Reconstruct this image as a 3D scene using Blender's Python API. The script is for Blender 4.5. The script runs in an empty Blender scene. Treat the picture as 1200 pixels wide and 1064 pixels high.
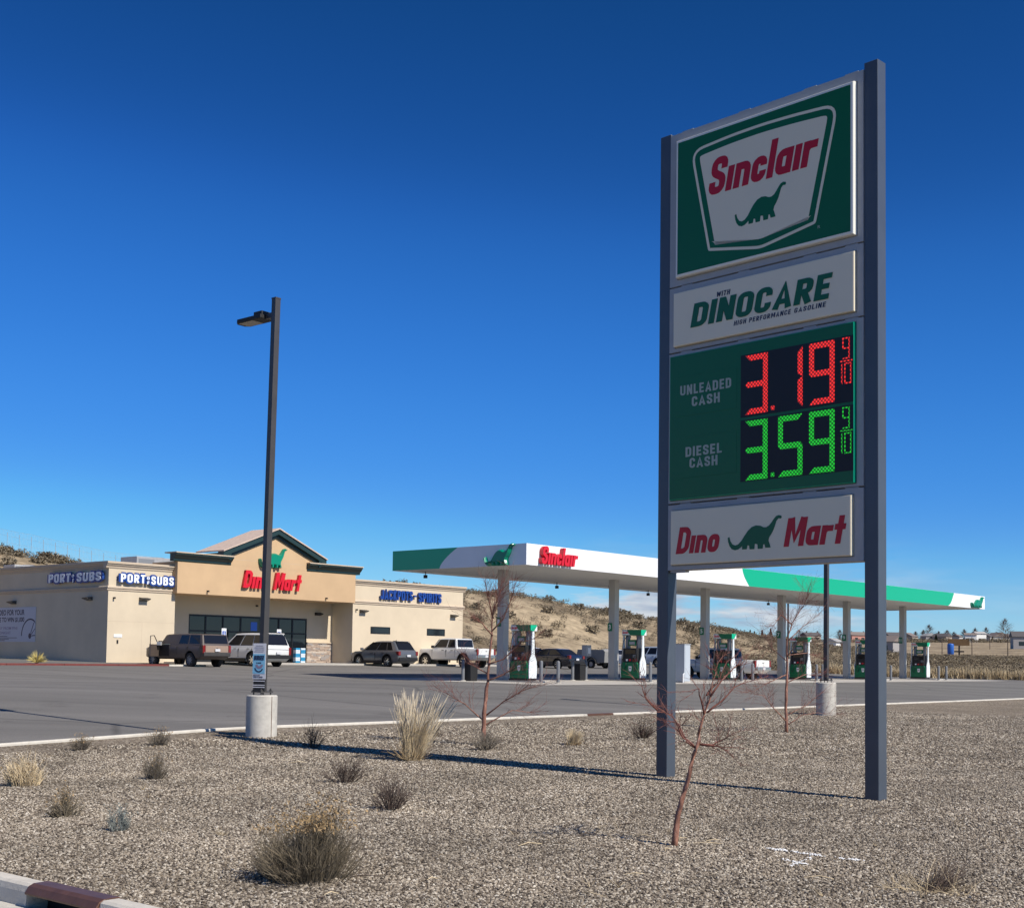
import bpy, bmesh, math, random
import numpy as np
from mathutils import Vector, Matrix
from mathutils.geometry import tessellate_polygon
R = math.radians
rnd = random.Random(7)
SC = bpy.context.scene
COL = SC.collection

# ------------------------------------------------------------------ camera
FOC, PITCH, ROLL, PCY = 1556.12, R(3.12277), R(0.777527), 687.652   # in units of a 1200 px wide picture
def cam_axes():
    p, r = PITCH, -ROLL
    f = Vector((0, math.cos(p), math.sin(p))); u = Vector((0, -math.sin(p), math.cos(p))); x = Vector((1, 0, 0))
    return x*math.cos(r)-u*math.sin(r), x*math.sin(r)+u*math.cos(r), f
AX, AU, AF = cam_axes()
EYE = Vector((0, 0, 1.6))
cd = bpy.data.cameras.new('camera'); cam = bpy.data.objects.new('camera', cd); COL.objects.link(cam)
cam.matrix_world = Matrix(((AX.x, AU.x, -AF.x, EYE.x), (AX.y, AU.y, -AF.y, EYE.y), (AX.z, AU.z, -AF.z, EYE.z), (0, 0, 0, 1)))
cd.sensor_width = 36; cd.lens = FOC/1200*36; cd.shift_y = (PCY-532)/1200
cd.clip_start = .1; cd.clip_end = 9000
SC.camera = cam

# ------------------------------------------------------------------ light
SUN_HEAD, SUN_EL = R(127.6), R(43.2)     # heading clockwise from +Y
W = bpy.data.worlds.new('World'); SC.world = W; W.use_nodes = True
nt = W.node_tree; nt.nodes.clear()
def N(t, **k):
    n = nt.nodes.new(t)
    for a, b in k.items(): setattr(n, a, b)
    return n
out = N('ShaderNodeOutputWorld'); bg = N('ShaderNodeBackground')
sky = N('ShaderNodeTexSky', sky_type='NISHITA', sun_disc=False)
sky.sun_elevation = SUN_EL; sky.sun_rotation = SUN_HEAD
sky.altitude = 1700; sky.air_density = 1.0; sky.dust_density = .35; sky.ozone_density = 2.2
hs = N('ShaderNodeHueSaturation'); hs.inputs['Saturation'].default_value = 1.12
nt.links.new(sky.outputs[0], hs.inputs['Color'])
# deepen the clear mountain-air blue: one smooth per-channel response over the whole sky
ssp = N('ShaderNodeSeparateColor'); scb = N('ShaderNodeCombineColor'); nt.links.new(hs.outputs[0], ssp.inputs[0])
for i_, pts_ in enumerate((((.077, .009), (.107, .021), (.162, .041), (.266, .083), (.445, .209), (1, .7)), ((.162, .076), (.22, .145), (.31, .225), (.462, .34), (.565, .47), (1, .85)), ((.2, .12), (.337, .31), (.42, .51), (.546, .70), (.686, .83), (1, 1)))):
    m1 = N('ShaderNodeMath', operation='MULTIPLY'); m1.inputs[1].default_value = .1
    fc_ = N('ShaderNodeFloatCurve'); cv_ = fc_.mapping.curves[0]; cv_.points[0].location = (0, 0); cv_.points[1].location = pts_[-1]
    for q_ in pts_[:-1]: cv_.points.new(*q_)
    fc_.mapping.update()
    m2 = N('ShaderNodeMath', operation='MULTIPLY'); m2.inputs[1].default_value = 10
    nt.links.new(ssp.outputs[i_], m1.inputs[0]); nt.links.new(m1.outputs[0], fc_.inputs['Value']); nt.links.new(fc_.outputs[0], m2.inputs[0]); nt.links.new(m2.outputs[0], scb.inputs[i_])
# low bank of cloud above the far hills
tc = N('ShaderNodeTexCoord'); sep = N('ShaderNodeSeparateXYZ'); nt.links.new(tc.outputs['Generated'], sep.inputs[0])
mp = N('ShaderNodeMapping'); mp.inputs['Scale'].default_value = (9, 9, 46); nt.links.new(tc.outputs['Generated'], mp.inputs[0])
nz = N('ShaderNodeTexNoise'); nz.inputs['Scale'].default_value = 1.35; nz.inputs['Detail'].default_value = 7; nz.inputs['Roughness'].default_value = .58
nt.links.new(mp.outputs[0], nz.inputs['Vector'])
cr = N('ShaderNodeValToRGB'); cr.color_ramp.elements[0].position = .41; cr.color_ramp.elements[1].position = .56
nt.links.new(nz.outputs['Fac'], cr.inputs[0])
band = N('ShaderNodeValToRGB'); be = band.color_ramp.elements
be[0].position = .0; be[0].color = (0, 0, 0, 1); be[1].position = .10; be[1].color = (0, 0, 0, 1)
for p_, c_ in ((.018, 0), (.032, 1), (.055, .9), (.068, .25), (.082, .08)):
    e = be.new(p_); e.color = (c_, c_, c_, 1)
nt.links.new(sep.outputs['Z'], band.inputs[0])
mu = N('ShaderNodeMath', operation='MULTIPLY'); nt.links.new(cr.outputs[0], mu.inputs[0]); nt.links.new(band.outputs[0], mu.inputs[1])
ax = N('ShaderNodeValToRGB'); ae = ax.color_ramp.elements; ae[0].position = .50; ae[0].color = (.12, .12, .12, 1); ae[1].position = .66; ae[1].color = (.1, .1, .1, 1)
for p_, c_ in ((.525, 1), (.60, .9)): e_ = ae.new(p_); e_.color = (c_, c_, c_, 1)
axm = N('ShaderNodeMath', operation='MULTIPLY_ADD'); axm.inputs[1].default_value = .5; axm.inputs[2].default_value = .5; nt.links.new(sep.outputs['X'], axm.inputs[0]); nt.links.new(axm.outputs[0], ax.inputs[0])
mu2 = N('ShaderNodeMath', operation='MULTIPLY'); nt.links.new(ax.outputs[0], mu2.inputs[1]); nt.links.new(mu.outputs[0], mu2.inputs[0])
cm = N('ShaderNodeMix', data_type='RGBA'); nt.links.new(mu2.outputs[0], cm.inputs['Factor'])
nt.links.new(scb.outputs[0], cm.inputs[6])
sh2 = N('ShaderNodeTexNoise'); sh2.inputs['Scale'].default_value = 2.2; sh2.inputs['Detail'].default_value = 4; nt.links.new(mp.outputs[0], sh2.inputs['Vector'])
cc = N('ShaderNodeValToRGB'); cc.color_ramp.elements[0].color = (3.6, 4.3, 5.6, 1); cc.color_ramp.elements[1].color = (6.6, 6.9, 7.4, 1)
cc.color_ramp.elements[0].position = .4; cc.color_ramp.elements[1].position = .62
nt.links.new(sh2.outputs['Fac'], cc.inputs[0]); nt.links.new(cc.outputs[0], cm.inputs[7])
nt.links.new(cm.outputs[2], bg.inputs['Color']); bg.inputs['Strength'].default_value = .082
nt.links.new(bg.outputs[0], out.inputs['Surface'])
sd = bpy.data.lights.new('sun', 'SUN'); sd.energy = 4.6; sd.angle = R(.53); sd.color = (1, .94, .84)
sun = bpy.data.objects.new('sun', sd); COL.objects.link(sun)
sv = Vector((math.sin(SUN_HEAD)*math.cos(SUN_EL), math.cos(SUN_HEAD)*math.cos(SUN_EL), math.sin(SUN_EL)))
sun.rotation_euler = sv.to_track_quat('Z', 'Y').to_euler(); sun.location = (40, -40, 60)
SC.view_settings.view_transform = 'Standard'; SC.view_settings.look = 'None'
SC.view_settings.exposure = 0.30; SC.view_settings.gamma = 1; SC.view_settings.use_curve_mapping = False
SC.render.engine = 'CYCLES'
SC.cycles.max_bounces = 6; SC.cycles.diffuse_bounces = 2

# ------------------------------------------------------------------ the site's own axes: p runs along the shop front, q from the street to the shop
CH = R(40.7457)
CD = Vector((math.sin(CH), math.cos(CH))); CN = Vector((-math.cos(CH), math.sin(CH)))
ROT = math.pi/2-CH
def PQ(p, q, z=0.0): return Vector((p*CD.x+q*CN.x, p*CD.y+q*CN.y, z))
def to_pq(v): return v[0]*CD.x+v[1]*CD.y, v[0]*CN.x+v[1]*CN.y
def sm(t):
    t = min(1, max(0, t)); return t*t*(3-2*t)
QS = [-60, 8, 12, 16, 19, 22, 22.3, 30, 37, 48, 58, 66, 82]; ZS = [-.15, -.15, -.09, -.01, .02, .10, .0, .27, .53, .57, .92, 1.13, 1.3]
def G(p, q):
    z = float(np.interp(q, QS, ZS))
    z -= .028*max(0, min(25, 17-p))*sm((q-9)/10)*(1-sm((q-36)/22))
    return z
def ray(px, py): return AF+AX*((px-600)/FOC)+AU*((PCY-py)/FOC)
def on_ground(px, py):          # a point of the ground, measured from the photograph
    d = ray(px, py); t = 5.0
    while t < 300:
        P = EYE+d*t; a = to_pq(P)
        if P.z < G(*a): break
        t += .03
    P.z = G(*a); return P
def on_q(px, py, q):
    d = ray(px, py); t = q/(d.x*CN.x+d.y*CN.y); return EYE+d*t
def at_y(px, py, y):
    d = ray(px, py); return EYE+d*(y/d.y)

# ------------------------------------------------------------------ helpers
def tag(o, label=None, cat=None, group=None, kind=None):
    if label: o['label'] = label
    if cat: o['category'] = cat
    if group: o['group'] = group
    if kind: o['kind'] = kind
    return o
def empty(name, loc=(0, 0, 0), rz=0.0, label=None, cat=None, group=None):
    o = bpy.data.objects.new(name, None); COL.objects.link(o)
    o.empty_display_size = .2; o.location = loc; o.rotation_euler = (0, 0, rz)
    return tag(o, label, cat, group)
def copy_tree(o, parent=None):
    c = o.copy(); COL.objects.link(c)
    if parent is not None:
        c.parent = parent
    for ch in list(o.children): copy_tree(ch, c)
    return c
class MB:
    def __init__(s): s.v = []; s.f = []; s.m = []
    def add(s, vs, fs, mi=0):
        b = len(s.v); s.v += [tuple(x) for x in vs]
        for f in fs: s.f.append([b+i for i in f]); s.m.append(mi)
        return s
    def box(s, x0, y0, z0, x1, y1, z1, mi=0):
        return s.add([(x0, y0, z0), (x1, y0, z0), (x1, y1, z0), (x0, y1, z0), (x0, y0, z1), (x1, y0, z1), (x1, y1, z1), (x0, y1, z1)],
              [(0, 3, 2, 1), (4, 5, 6, 7), (0, 1, 5, 4), (1, 2, 6, 5), (2, 3, 7, 6), (3, 0, 4, 7)], mi)
    def prism(s, poly, d0, d1, axis='y', mi=0):
        # poly: list of (a,b); axis y -> (a, d, b); axis x -> (d, a, b); axis z -> (a, b, d)
        n = len(poly)
        A = sum(poly[i][0]*poly[(i+1) % n][1]-poly[(i+1) % n][0]*poly[i][1] for i in range(n))
        if A < 0: poly = poly[::-1]
        mk = {'y': lambda a, b, d: (a, d, b), 'x': lambda a, b, d: (d, a, b), 'z': lambda a, b, d: (a, b, d)}[axis]
        vs = [mk(a, b, d0) for a, b in poly]+[mk(a, b, d1) for a, b in poly]
        tris = tessellate_polygon([[Vector((a, b, 0)) for a, b in poly]])
        fs = [tuple(t) for t in tris]+[tuple(i+n for i in reversed(t)) for t in tris]
        fs += [(i, i+n, (i+1) % n+n, (i+1) % n) for i in range(n)]
        return s.add(vs, fs, mi)
    def cyl(s, x, y, z0, z1, r, n=16, r1=None, mi=0, axis='z'):
        r1 = r if r1 is None else r1
        vs = []
        for z, rr in ((z0, r), (z1, r1)):
            for i in range(n):
                a = 2*math.pi*i/n; c, t = rr*math.cos(a), rr*math.sin(a)
                vs.append({'z': (x+c, y+t, z), 'y': (x+c, z, y+t), 'x': (z, x+c, y+t)}[axis])
        fs = [tuple(range(n))[::-1], tuple(range(n, 2*n))]+[(i, (i+1) % n, (i+1) % n+n, i+n) for i in range(n)]
        return s.add(vs, fs, mi)
    def tube(s, pts, rad, n=6, mi=0):
        pts = [Vector(p) for p in pts]; k = len(pts)
        if not hasattr(rad, '__len__'): rad = [rad]*k
        vs = []; ref = Vector((.31, .17, .93))
        for i, p in enumerate(pts):
            d = (pts[min(i+1, k-1)]-pts[max(i-1, 0)])
            d = d.normalized() if d.length > 1e-9 else Vector((0, 0, 1))
            a = d.cross(ref)
            if a.length < .1: a = d.cross(Vector((1, 0, 0)))
            a.normalize(); b = d.cross(a)
            for j in range(n):
                t = 2*math.pi*j/n; vs.append(p+a*(rad[i]*math.cos(t))+b*(rad[i]*math.sin(t)))
        fs = [(i*n+j, i*n+(j+1) % n, (i+1)*n+(j+1) % n, (i+1)*n+j) for i in range(k-1) for j in range(n)]
        fs += [tuple(range(n))[::-1], tuple((k-1)*n+j for j in range(n))]
        return s.add(vs, fs, mi)
    def lathe(s, prof, n=24, axis='y', cx=0, cz=0, cy=0, mi=0):   # prof: (radius, offset along axis)
        vs = []; k = len(prof)
        for r, d in prof:
            for j in range(n):
                t = 2*math.pi*j/n
                vs.append((cx+r*math.cos(t), cy+d, cz+r*math.sin(t)) if axis == 'y' else (cx+r*math.cos(t), cy+r*math.sin(t), cz+d))
        fs = [(i*n+j, i*n+(j+1) % n, (i+1)*n+(j+1) % n, (i+1)*n+j) for i in range(k-1) for j in range(n)]
        return s.add(vs, fs, mi)
    def mesh(s, name, mats):
        me = bpy.data.meshes.new(name); me.from_pydata(s.v, [], s.f)
        for m in (mats if isinstance(mats, (list, tuple)) else [mats]): me.materials.append(m)
        if any(s.m): me.polygons.foreach_set('material_index', s.m)
        me.update(); return me
    def build(s, name, mats, parent=None, loc=None, rz=0, smooth=False, bevel=0, seg=2, fix=True):
        me = s.mesh(name, mats)
        if fix:
            b = bmesh.new(); b.from_mesh(me); bmesh.ops.recalc_face_normals(b, faces=b.faces); b.to_mesh(me); b.free()
        o = bpy.data.objects.new(name, me); COL.objects.link(o)
        if parent is not None: o.parent = parent
        if loc is not None: o.location = loc
        o.rotation_euler = (0, 0, rz)
        if smooth: me.polygons.foreach_set('use_smooth', [True]*len(me.polygons))
        if bevel:
            md = o.modifiers.new('bevel', 'BEVEL'); md.width = bevel; md.segments = seg; md.limit_method = 'ANGLE'; md.angle_limit = R(35)
        return o

def M(name, col, rough=.6, metal=0, var=0, vscale=3, bump=0, bscale=40, coat=0, spec=.5, emis=None, es=0, var2=None, stretch=None, trans=0, alpha=1):
    m = bpy.data.materials.new(name); m.use_nodes = True; t = m.node_tree; b = t.nodes['Principled BSDF']
    b.inputs['Base Color'].default_value = (*col, 1); b.inputs['Roughness'].default_value = rough; b.inputs['Metallic'].default_value = metal
    b.inputs['Specular IOR Level'].default_value = spec; b.inputs['Coat Weight'].default_value = coat
    if emis: b.inputs['Emission Color'].default_value = (*emis, 1); b.inputs['Emission Strength'].default_value = es
    if var or bump:
        tc = t.nodes.new('ShaderNodeTexCoord'); src = tc.outputs['Object']
        if stretch:
            mp = t.nodes.new('ShaderNodeMapping'); mp.inputs['Scale'].default_value = stretch; t.links.new(src, mp.inputs[0]); src = mp.outputs[0]
    if var:
        n = t.nodes.new('ShaderNodeTexNoise'); n.inputs['Scale'].default_value = vscale; n.inputs['Detail'].default_value = 6; n.inputs['Roughness'].default_value = .62
        t.links.new(src, n.inputs['Vector'])
        r = t.nodes.new('ShaderNodeValToRGB'); e = r.color_ramp.elements
        e[0].position = .3; e[1].position = .7
        c2 = var2 or tuple(min(1, c*(1+var)) for c in col)
        e[0].color = (*[max(0, c*(1-var)) for c in col], 1); e[1].color = (*c2, 1)
        t.links.new(n.outputs['Fac'], r.inputs[0]); t.links.new(r.outputs[0], b.inputs['Base Color'])
    if bump:
        n = t.nodes.new('ShaderNodeTexNoise'); n.inputs['Scale'].default_value = bscale; n.inputs['Detail'].default_value = 5
        t.links.new(src, n.inputs['Vector'])
        bp = t.nodes.new('ShaderNodeBump'); bp.inputs['Strength'].default_value = bump; bp.inputs['Distance'].default_value = .02
        t.links.new(n.outputs['Fac'], bp.inputs['Height']); t.links.new(bp.outputs[0], b.inputs['Normal'])
    return m

# ------------------------------------------------------------------ lettering
def text_mesh(body, x0, z0, x1, z1, y=0.0, depth=.004, shear=0.0, bold=.0, name='letters', mat=None, parent=None, align=None):
    cu = bpy.data.curves.new(name, 'FONT'); cu.body = body; cu.size = 1; cu.shear = shear; cu.offset = bold; cu.extrude = .5; cu.resolution_u = 4
    if align: cu.align_x = align
    o = bpy.data.objects.new(name, cu); COL.objects.link(o)
    dg = bpy.context.evaluated_depsgraph_get(); dg.update()
    me = bpy.data.meshes.new_from_object(o.evaluated_get(dg)); bpy.data.objects.remove(o); bpy.data.curves.remove(cu)
    n = len(me.vertices); co = np.empty(n*3); me.vertices.foreach_get('co', co); co = co.reshape(-1, 3)
    mn, mx = co.min(0), co.max(0)
    r = np.empty_like(co)
    r[:, 0] = x0+(co[:, 0]-mn[0])/(mx[0]-mn[0])*(x1-x0)
    r[:, 2] = z0+(co[:, 1]-mn[1])/(mx[1]-mn[1])*(z1-z0)
    r[:, 1] = y-depth*(co[:, 2]+.5)
    me.vertices.foreach_set('co', r.ravel()); me.update(); me.name = name
    me.materials.clear(); me.materials.append(mat)
    ob = bpy.data.objects.new(name, me); COL.objects.link(ob)
    if parent is not None: ob.parent = parent
    return ob
SWD = .2
GL = {'S': (.53, [[(.43, .66), (.43, .82), (.36, .9), (.17, .9), (.1, .82), (.1, .64), (.16, .56), (.37, .45), (.43, .37), (.43, .18), (.36, .1), (.17, .1), (.1, .18), (.1, .34)]]),
 'i': (.2, [[(.1, 0), (.1, .66)]]),
 'n': (.5, [[(.1, 0), (.1, .66)], [(.1, .56), (.33, .56), (.4, .48), (.4, 0)]]),
 'c': (.46, [[(.36, .40), (.36, .49), (.3, .56), (.17, .56), (.1, .49), (.1, .17), (.17, .1), (.3, .1), (.36, .17), (.36, .27)]]),
 'l': (.2, [[(.1, 0), (.1, 1)]]),
 'a': (.5, [[(.4, 0), (.4, .66)], [(.4, .56), (.17, .56), (.1, .49), (.1, .17), (.17, .1), (.4, .1)]]),
 'r': (.42, [[(.1, 0), (.1, .66)], [(.1, .44), (.19, .55), (.42, .55)]]),
 'D': (.56, [[(.1, 0), (.1, 1)], [(.0, .9), (.34, .9), (.46, .78), (.46, .22), (.34, .1), (.0, .1)]]),
 'o': (.5, [[(.25, .1), (.17, .1), (.1, .18), (.1, .48), (.17, .56), (.33, .56), (.4, .48), (.4, .18), (.33, .1), (.25, .1)]]),
 'M': (.76, [[(.1, 0), (.1, 1)], [(.16, 1), (.38, .25), (.60, 1)], [(.66, 0), (.66, 1)]]),
 't': (.42, [[(.2, 0), (.2, .96)], [(.0, .58), (.40, .58)]])}
def ribbon(mb, pts, w, f, d0, d1):
    k = len(pts); P = [Vector(p) for p in pts]; Lf = []; Rt = []
    for i in range(k):
        a = (P[i]-P[i-1]).normalized() if i else (P[1]-P[0]).normalized()
        b = (P[i+1]-P[i]).normalized() if i < k-1 else a
        n1 = Vector((-a.y, a.x)); n2 = Vector((-b.y, b.x)); m = n1+n2; m.normalize()
        s = w/2/max(.70, m.dot(n1))
        if i in (0, k-1): m = n1 if i else n2; s = w/2
        if i == 0: m = n2
        Lf.append(P[i]+m*s); Rt.append(P[i]-m*s)
    vs = [f(*q, d0) for q in Lf]+[f(*q, d0) for q in Rt]+[f(*q, d1) for q in Lf]+[f(*q, d1) for q in Rt]
    fs = []
    for i in range(k-1):
        fs += [(i, i+1, k+i+1, k+i), (2*k+i, 3*k+i, 3*k+i+1, 2*k+i+1), (i, 2*k+i, 2*k+i+1, i+1), (k+i, k+i+1, 3*k+i+1, 3*k+i)]
    fs += [(0, k, 3*k, 2*k), (k-1, 3*k-1, 4*k-1, 2*k-1)]
    mb.add(vs, fs)
def smooth_line(st):
    if len(st) < 4: return st
    cl = st[0] == st[-1]; o = [st[0]]
    for i in range(1, len(st)-1):
        a, b, c = Vector(st[i-1]), Vector(st[i]), Vector(st[i+1])
        p, q = b.lerp(a, min(.5, .06/max(1e-6, (a-b).length))), b.lerp(c, min(.5, .06/max(1e-6, (c-b).length)))
        if (p-Vector(o[-1])).length > .004: o.append((p.x, p.y))
        m = (p+2*b+q)/4; o.append((m.x, m.y)); o.append((q.x, q.y))
    o.append(st[-1]); return o
GB = {'A': (.62, [[(.09, 0), (.31, .93), (.53, 0)], [(.2, .28), (.42, .28)]]), 'B': (.56, [[(.1, 0), (.1, 1)], [(.1, .9), (.36, .9), (.44, .83), (.44, .62), (.36, .53), (.1, .53)], [(.3, .53), (.38, .53), (.46, .44), (.46, .18), (.38, .1), (.1, .1)]]),
 'C': (.54, [[(.44, .64), (.44, .81), (.36, .9), (.18, .9), (.1, .81), (.1, .19), (.18, .1), (.36, .1), (.44, .19), (.44, .36)]]), 'D': (.56, [[(.1, 0), (.1, 1)], [(.1, .9), (.36, .9), (.46, .79), (.46, .21), (.36, .1), (.1, .1)]]),
 'E': (.48, [[(.1, 0), (.1, 1)], [(.1, .9), (.46, .9)], [(.1, .51), (.42, .51)], [(.1, .1), (.46, .1)]]), 'F': (.46, [[(.1, 0), (.1, 1)], [(.1, .9), (.45, .9)], [(.1, .5), (.40, .5)]]),
 'G': (.55, [[(.45, .66), (.45, .81), (.37, .9), (.18, .9), (.1, .81), (.1, .19), (.18, .1), (.37, .1), (.45, .19), (.45, .47), (.27, .47)]]), 'H': (.56, [[(.1, 0), (.1, 1)], [(.46, 0), (.46, 1)], [(.1, .5), (.46, .5)]]),
 'I': (.2, [[(.1, 0), (.1, 1)]]), 'J': (.46, [[(.36, 1), (.36, .19), (.28, .1), (.17, .1), (.1, .19), (.1, .36)]]), 'K': (.56, [[(.1, 0), (.1, 1)], [(.46, 1), (.2, .5), (.48, 0)]]), 'L': (.46, [[(.1, 0), (.1, 1)], [(.1, .1), (.45, .1)]]),
 'M': (.76, [[(.1, 0), (.1, 1)], [(.14, .96), (.38, .28), (.62, .96)], [(.66, 0), (.66, 1)]]), 'N': (.58, [[(.1, 0), (.1, 1)], [(.12, .94), (.46, .06)], [(.48, 0), (.48, 1)]]),
 'O': (.56, [[(.28, .1), (.18, .1), (.1, .19), (.1, .81), (.18, .9), (.38, .9), (.46, .81), (.46, .19), (.38, .1), (.28, .1)]]), 'P': (.54, [[(.1, 0), (.1, 1)], [(.1, .9), (.36, .9), (.44, .82), (.44, .54), (.36, .46), (.1, .46)]]),
 'R': (.56, [[(.1, 0), (.1, 1)], [(.1, .9), (.36, .9), (.44, .82), (.44, .56), (.36, .48), (.1, .48)], [(.27, .48), (.47, 0)]]), 'S': GL['S'], 'T': (.5, [[(.25, 0), (.25, 1)], [(.0, .9), (.5, .9)]]),
 'U': (.56, [[(.1, 1), (.1, .19), (.18, .1), (.38, .1), (.46, .19), (.46, 1)]]), 'W': (.84, [[(.08, 1), (.24, .06), (.42, .86), (.60, .06), (.76, 1)]]), 'Y': (.58, [[(.06, 1), (.29, .45), (.52, 1)], [(.29, 0), (.29, .5)]]), '-': (.34, [[(.02, .5), (.32, .5)]]), ' ': (.24, [])}
def script_word(word, x0, z0, x1, h, y, depth, shear, mat, parent, name='letter', split=True, gap=.055, glyphs=None, sw=SWD, mtx=None, lift=0):
    g_ = glyphs or GL
    tot = sum(g_[c][0] for c in word)+gap*(len(word)-1)
    sx = (x1-x0-shear*h*.8)/(tot*h); cx = 0; obs = []; mb = MB()
    for c in word:
        w, strokes = g_[c]
        if split: mb = MB()
        for i, st in enumerate(strokes):
            st = smooth_line(st)
            f = lambda a, b, d, cx=cx: (x0+(cx+a)*h*sx+shear*b*h, y-d, z0+b*h)
            ribbon(mb, st, sw, f, lift, lift+depth+.0008*i+(.003*(len(obs) % 3) if sw > .4 else 0))
        cx += w+gap
        if split and mb.v: obs.append(mb.build(name, mat, parent))
    if not split: obs.append(mb.build(name, mat, parent))
    if mtx:
        for o in obs: o.matrix_local = mtx
    return obs
def block_word(word, x0, z0, x1, z1, y, depth, mat, parent, **k): return script_word(word, x0, z0, x1, z1-z0, y, depth, k.pop('shear', 0), mat, parent, k.pop('name', 'lettering'), k.pop('split', False), glyphs=GB, **k)
DINO = [(0, .40), (.03, .43), (.05, .30), (.09, .19), (.145, .15), (.20, .18), (.26, .28), (.32, .44), (.38, .58), (.45, .69), (.53, .735), (.61, .715), (.67, .66), (.72, .655), (.77, .70), (.82, .80), (.86, .90), (.90, .975), (.945, 1.0), (.99, .975), (1.0, .93), (.985, .89), (.94, .90), (.905, .83), (.885, .72), (.855, .57), (.815, .44), (.775, .34), (.76, .24), (.785, .12), (.80, .02), (.705, .02), (.69, .13), (.665, .13), (.655, .0), (.565, .0), (.56, .14), (.535, .16), (.51, .16), (.50, .0), (.415, .0), (.405, .12), (.375, .13), (.36, .01), (.275, .01), (.275, .12), (.25, .08), (.20, .02), (.14, .0), (.08, .04), (.035, .14), (.01, .27)]
def dino(x0, z0, x1, z1): return [(x0+a*(x1-x0), z0+b*(z1-z0)) for a, b in DINO]
def offset_poly(poly, d):
    n = len(poly); A = sum(poly[i][0]*poly[(i+1) % n][1]-poly[(i+1) % n][0]*poly[i][1] for i in range(n)); sg = 1 if A > 0 else -1
    o = []
    for i in range(n):
        p0, p1, p2 = Vector(poly[i-1]), Vector(poly[i]), Vector(poly[(i+1) % n])
        a = (p1-p0).normalized(); b = (p2-p1).normalized()
        n1 = Vector((-a.y, a.x))*sg; n2 = Vector((-b.y, b.x))*sg; m = (n1+n2).normalized()
        q = p1+m*(d/max(.4, m.dot(n1))); o.append((q.x, q.y))
    return o
def round_poly(poly, r, k=5):
    n = len(poly); o = []
    for i in range(n):
        rr = r[i] if hasattr(r, '__len__') else r
        p0, p1, p2 = Vector(poly[i-1]), Vector(poly[i]), Vector(poly[(i+1) % n])
        if rr <= 0: o.append(poly[i]); continue
        a = p1+(p0-p1).normalized()*rr; b = p1+(p2-p1).normalized()*rr
        for j in range(k+1):
            t = j/k; q = a*(1-t)**2+p1*2*t*(1-t)+b*t*t; o.append((q.x, q.y))
    return o

# ------------------------------------------------------------------ materials
m_frame = M('cabinet_metal', (.36, .37, .385), .45, 0, .06, 4)
m_post = M('post_paint', (.068, .082, .105), .32, 0, .08, 2, bump=.04, bscale=60)
m_white = M('white_acrylic', (.82, .73, .55), .32)
m_green = M('green_vinyl', (.0, .118, .030), .35)
m_green_sunlit = M('green_sunlit_edge', (.0, .36, .2), .35)  # brighter copy of the sign green, sunlight on the panel edge put into the colour
m_red = M('red_vinyl', (.52, .0, .014), .4)
m_navy = M('navy_vinyl', (.012, .02, .06), .4)
m_dgreen = M('deep_green_vinyl', (.0, .11, .04), .4)
m_grey_txt = M('grey_lettering', (.40, .44, .38), .5)
m_black = M('black_panel', (.004, .004, .008), .5)
m_dark = M('dark_bronze', (.055, .05, .047), .4, 0, .12, 3)
m_dark2 = M('matt_black', (.012, .012, .013), .6)
m_conc = M('concrete', (.50, .47, .415), .85, 0, .16, 6, bump=.25, bscale=70)
m_kerb = M('kerb_concrete', (.56, .52, .45), .85, 0, .14, 4, bump=.2, bscale=60)
m_slab = M('slab_concrete', (.42, .39, .345), .85, 0, .12, .8, bump=.1, bscale=50)
m_rust = M('brown_metal', (.125, .060, .038), .42, .2, .25, 5, bump=.12, bscale=30)
m_redpaint = M('red_paint', (.15, .03, .024), .7, 0, .2, 5)
m_stucco = M('cream_stucco', (.60, .50, .36), .9, 0, .08, .45, bump=.35, bscale=55)
m_stucco2 = M('tan_stucco', (.53, .36, .205), .9, 0, .08, .45, bump=.35, bscale=55)
m_trim = M('cornice_stucco', (.52, .42, .31), .85, 0, .05, 2)
m_gtrim = M('dark_green_trim', (.012, .034, .034), .45)
m_tile = M('roof_tile', (.56, .43, .345), .8, 0, .15, 5, bump=.3, bscale=20)
m_glass = M('dark_glass', (.010, .013, .016), .06, 0, spec=.6)
m_mull = M('black_aluminium', (.01, .011, .013), .4)
m_alu = M('galvanised', (.42, .42, .42), .45, .3, .1, 6)
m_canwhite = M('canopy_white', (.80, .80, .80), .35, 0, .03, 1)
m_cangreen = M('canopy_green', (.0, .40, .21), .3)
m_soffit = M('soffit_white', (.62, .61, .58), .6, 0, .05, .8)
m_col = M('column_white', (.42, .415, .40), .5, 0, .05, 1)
m_redletter = M('red_letter', (.62, .008, .022), .35)
m_pumpgreen = M('pump_green', (.0, .15, .06), .3)
m_pumpwhite = M('pump_white', (.68, .72, .73), .35)
m_pumpgrey = M('pump_grey', (.20, .21, .225), .45)
m_blue = M('sign_blue', (.02, .075, .33), .4)
m_ltblue = M('poster_blue', (.22, .50, .68), .5)
m_paper = M('poster_white', (.66, .65, .68), .6)
m_hose = M('rubber', (.012, .012, .012), .6)
m_tyre = M('tyre_rubber', (.016, .016, .017), .75)
m_chrome = M('bright_metal', (.6, .6, .6), .2, .9)
m_cglass = M('vehicle_glass', (.012, .013, .016), .08, 0, spec=.35)
m_tail = M('red_lens', (.20, .008, .009), .2, coat=.5)
m_head = M('clear_lens', (.55, .57, .58), .12, coat=.5)
m_plate = M('number_plate', (.6, .6, .62), .5)

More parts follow.
